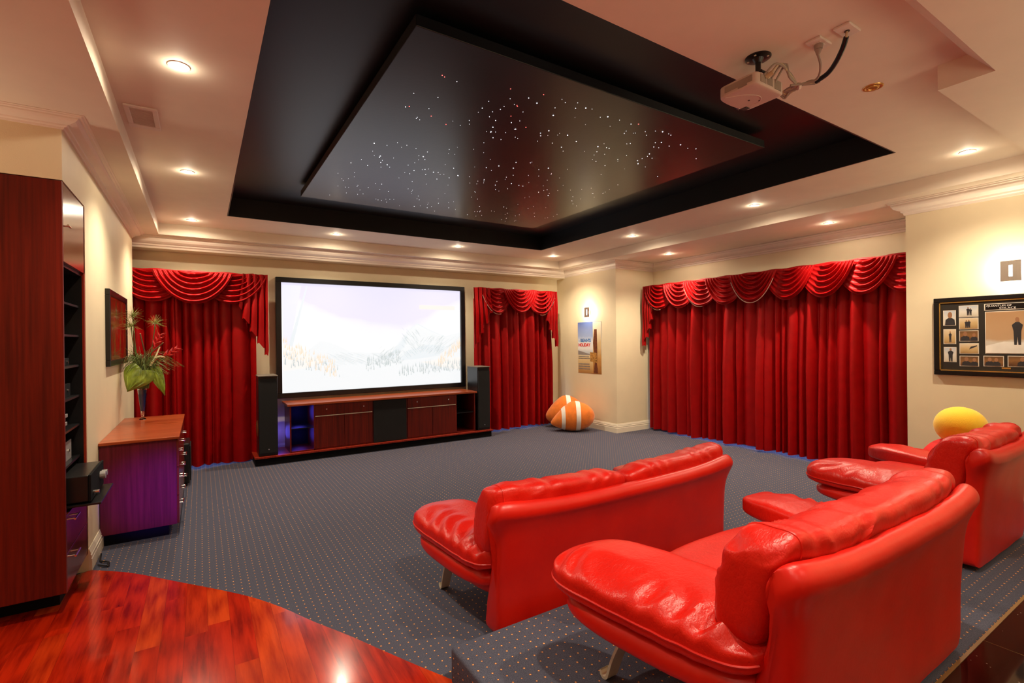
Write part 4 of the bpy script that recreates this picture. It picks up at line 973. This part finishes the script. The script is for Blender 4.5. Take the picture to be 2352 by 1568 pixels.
for k in range(4):
    o = .008 * k
    mk('cord', tube([(2.52 + .035 * k, 1.475, 3.035 - .01 * (k % 2)), (2.56 + .03 * k, 1.43, 3.085 + o), (2.68, 1.43, 3.075 - o), (2.77, 1.445, 3.055 - o * .6), (2.835 - o, 1.47 + o, 3.045), (2.83, 1.51 + o, 3.04 - o), (2.80, 1.52 + o, 3.043), (2.80 + o, 1.48, 3.05 - o * .5), (2.85, 1.435 - o, 3.055 + o * .4), (2.89 + o, 1.40 - o * .5, 3.055 + o * .5)], .0055, 8), 'cable_cream' if k == 1 else 'cable_grey', lp, smooth=True)
mk('tie', cyl((2.815, 1.457, 3.045), (2.825, 1.450, 3.048), .020, n=14), 'plastic_white', lp, smooth=True)
mk('connector', cyl((2.535, 1.475, 3.03), (2.545, 1.44, 3.04), .012, n=12), 'cable_cream', lp, smooth=True)
vt = thing('air_vent', (-.31, 4.11, ZU), 'square white air vent in the ceiling above the left wall', 'vent')
a0, a1, b0, b1_ = -.405, -.225, 3.93, 4.30
mk('frame', join(box(a0, a1, b0, b0 + .03, ZU - .012, ZU, .003), box(a0, a1, b1_ - .06, b1_, ZU - .012, ZU, .003), box(a0, a0 + .03, b0 + .03, b1_ - .06, ZU - .012, ZU, .003), box(a1 - .03, a1, b0 + .03, b1_ - .06, ZU - .012, ZU, .003)), 'plastic_white', vt)
mk('backing', box(a0 + .03, a1 - .03, b0 + .03, b1_ - .06, ZU - .002, ZU), 'cable_grey', vt)
for i in range(14):
    yy = b0 + .04 + i * .02
    mk('slat', box(a0 + .03, a1 - .03, yy, yy + .004, ZU - .010, ZU - .001), 'plastic_white', vt)

LIGHTS = []
def downlight(x, y, z, label, lit=True):
    d = thing('downlight', (x, y, z), label, 'ceiling light', 'recessed downlights')
    mk('trim_ring', lathe([(.034, -.002), (.040, -.006), (.052, -.004), (.054, 0), (.034, 0)], (x, y, z), 28), 'plastic_white' if lit else 'downlight_brass', d, smooth=True)
    mk('lamp', cyl((x, y, z - .001), (x, y, z - .003), .0335, n=24), 'lamp_white' if lit else 'lens_glass', d)
    if not lit: mk('gimbal', join(lathe([(.020, -.004), (.024, -.010), (.031, -.009), (.033, -.003), (.020, -.003)], (x, y, z), 24)), 'downlight_brass', d, smooth=True)
    if lit: LIGHTS.append((x, y, z))
downlight(-.088, 3.257, ZU, 'lit downlight in the left row nearest the camera, just before the air vent')
downlight(-.086, 5.217, ZU, 'lit downlight in the left row just beyond the air vent')
downlight(-.084, 7.23, ZU, 'lit downlight in the far left corner of the raised ceiling')
downlight(1.634, 7.19, ZU, 'lit downlight above the left part of the screen')
downlight(3.521, 7.17, ZU, 'lit downlight above the right part of the screen')
downlight(5.425, 7.15, ZU, 'lit downlight in the far right corner near the poster')
downlight(5.412, 5.194, ZU, 'lit downlight in the right row, second from the poster corner')
downlight(5.402, 3.287, ZU, 'lit downlight in the right row, third from the poster corner')
downlight(5.398, 1.426, ZU, 'lit downlight in the right row nearest the framed photos')
downlight(3.496, 1.359, ZU, 'unlit brass downlight right of the projector cables', False)
downlight(6.48, 3.00, 3.043, 'lit downlight over the nearer half of the right curtain')
downlight(6.49, 5.43, 3.043, 'lit downlight over the farther half of the right curtain')

# ------------------------------------------------------------------ lights
def lamp(kind, name, loc, energy, col, rot=None, **kw):
    l = bpy.data.lights.new(name, kind); l.energy = energy; l.color = col
    for k, v in kw.items(): setattr(l, k, v)
    o = bpy.data.objects.new(name, l); COL.objects.link(o); o.location = loc
    if rot: o.rotation_euler = rot
    return o
WARM = (1, .85, .64)
for x, y, z in LIGHTS:
    lamp('SPOT', 'downlight_beam', (x, y, z - .02), 135, WARM, spot_size=R(128), spot_blend=.75, shadow_soft_size=.03)
    lamp('SPOT', 'downlight_scatter', (x, y, z - .012), 13, WARM, spot_size=R(174), spot_blend=.25, shadow_soft_size=.02)
    lamp('POINT', 'downlight_spill', (x, y, z - .035), 1.3, WARM, shadow_soft_size=.02)
for yc, zc in ((1.335, 2.23), (7.065, 2.17)):
    lamp('POINT', 'sconce_glow', (XR - .046, yc, zc), 68, (1, .86, .62), shadow_soft_size=.02)
# added fill beams, assumed in the unseen part of the room behind the camera
for x, y in ((-2.4, 2.2), (-2.4, -1.0), (.3, -.9), (2.4, -.9), (4.6, -.9), (.3, .4)):
    lamp('SPOT', 'rear_fill_beam', (x, y, ZS - .02), 46, WARM, spot_size=R(130), spot_blend=.9, shadow_soft_size=.04)
# added fill beams over the platform, out of view, to brighten the sofa tops
for x, y in ((1.30, 1.05), (2.35, .98)):
    lamp('SPOT', 'platform_fill_beam', (x, y, ZU - .02), 165, WARM, spot_size=R(105), spot_blend=.6, shadow_soft_size=.04)
# ceiling fill added along the walls behind and beside the camera, out of view
for p in ((6.0, -.9, 2.2), (6.0, -2.7, 2.2), (.8, -3.5, 2.2), (3.6, -3.5, 2.2), (-3.5, -2.2, 2.2), (-3.5, 1.2, 2.2), (-1.9, 3.85, 2.2)):
    lamp('SPOT', 'rear_ceiling_fill', p, 46 if p[0] > -1 else 30, (1, .84, .60), (R(180), 0, 0), spot_size=R(168), spot_blend=.4, shadow_soft_size=.2)
# more upward fill added for the near ceiling, out of view
for p in ((1.4, -1.0, 2.05), (3.4, -.9, 2.05), (5.6, .2, 2.1)):
    lamp('SPOT', 'near_ceiling_fill', p, 42, (1, .84, .58), (R(180), 0, 0), spot_size=R(170), spot_blend=.35, shadow_soft_size=.45)
# added blue spot, with no fitting, tinting the end of the drawer chest
q = Vector((-.16, 5.15, .44)) - Vector((1.3, 2.45, .45))
lamp('SPOT', 'low_blue_light', (1.1, 2.6, .40), 800, (.16, .05, 1), q.to_track_quat('-Z', 'Y').to_euler(), spot_size=R(17), spot_blend=1, shadow_soft_size=.05)
# added blue fill, not from any device: behind the left speaker and inside the open end bay of the low cabinet
lamp('POINT', 'speaker_gap_fill', (.955, 7.90, .35), 1.1, (.12, .10, 1), shadow_soft_size=.10)
lamp('POINT', 'bay_fill', (1.2, 7.80, .62), 1.0, (.10, .08, 1), shadow_soft_size=.12); lamp('POINT', 'bay_fill', (1.2, 7.80, .30), .8, (.10, .08, 1), shadow_soft_size=.12)
w = bpy.data.worlds.new('world'); sc.world = w; w.use_nodes = True
w.node_tree.nodes['Background'].inputs[0].default_value = (.02, .02, .03, 1)

# ------------------------------------------------------------------ camera
cam = bpy.data.cameras.new('camera'); co = bpy.data.objects.new('camera', cam); COL.objects.link(co)
cam.sensor_width = 36; cam.lens = 1130 / 2352 * 36; cam.clip_start = .02
yaw, pitch, roll = R(32.3), R(-.08), R(-.62)
f = Vector((math.sin(yaw) * math.cos(pitch), math.cos(yaw) * math.cos(pitch), math.sin(pitch)))
r0 = Vector((math.cos(yaw), -math.sin(yaw), 0)); u0 = r0.cross(f)
rt = r0 * math.cos(roll) + u0 * math.sin(roll); up = rt.cross(f)
from mathutils import Matrix
co.matrix_world = Matrix(((rt.x, up.x, -f.x, 0), (rt.y, up.y, -f.y, 0), (rt.z, up.z, -f.z, 1.65), (0, 0, 0, 1)))
sc.camera = co
for o in COL.objects:
    if '_world' in o: del o['_world']
vs = sc.view_settings
sc.display_settings.display_device = 'sRGB'
vs.view_transform = 'Standard'; vs.look = 'None'; vs.gamma = 1; vs.exposure = -.12; vs.use_curve_mapping = False
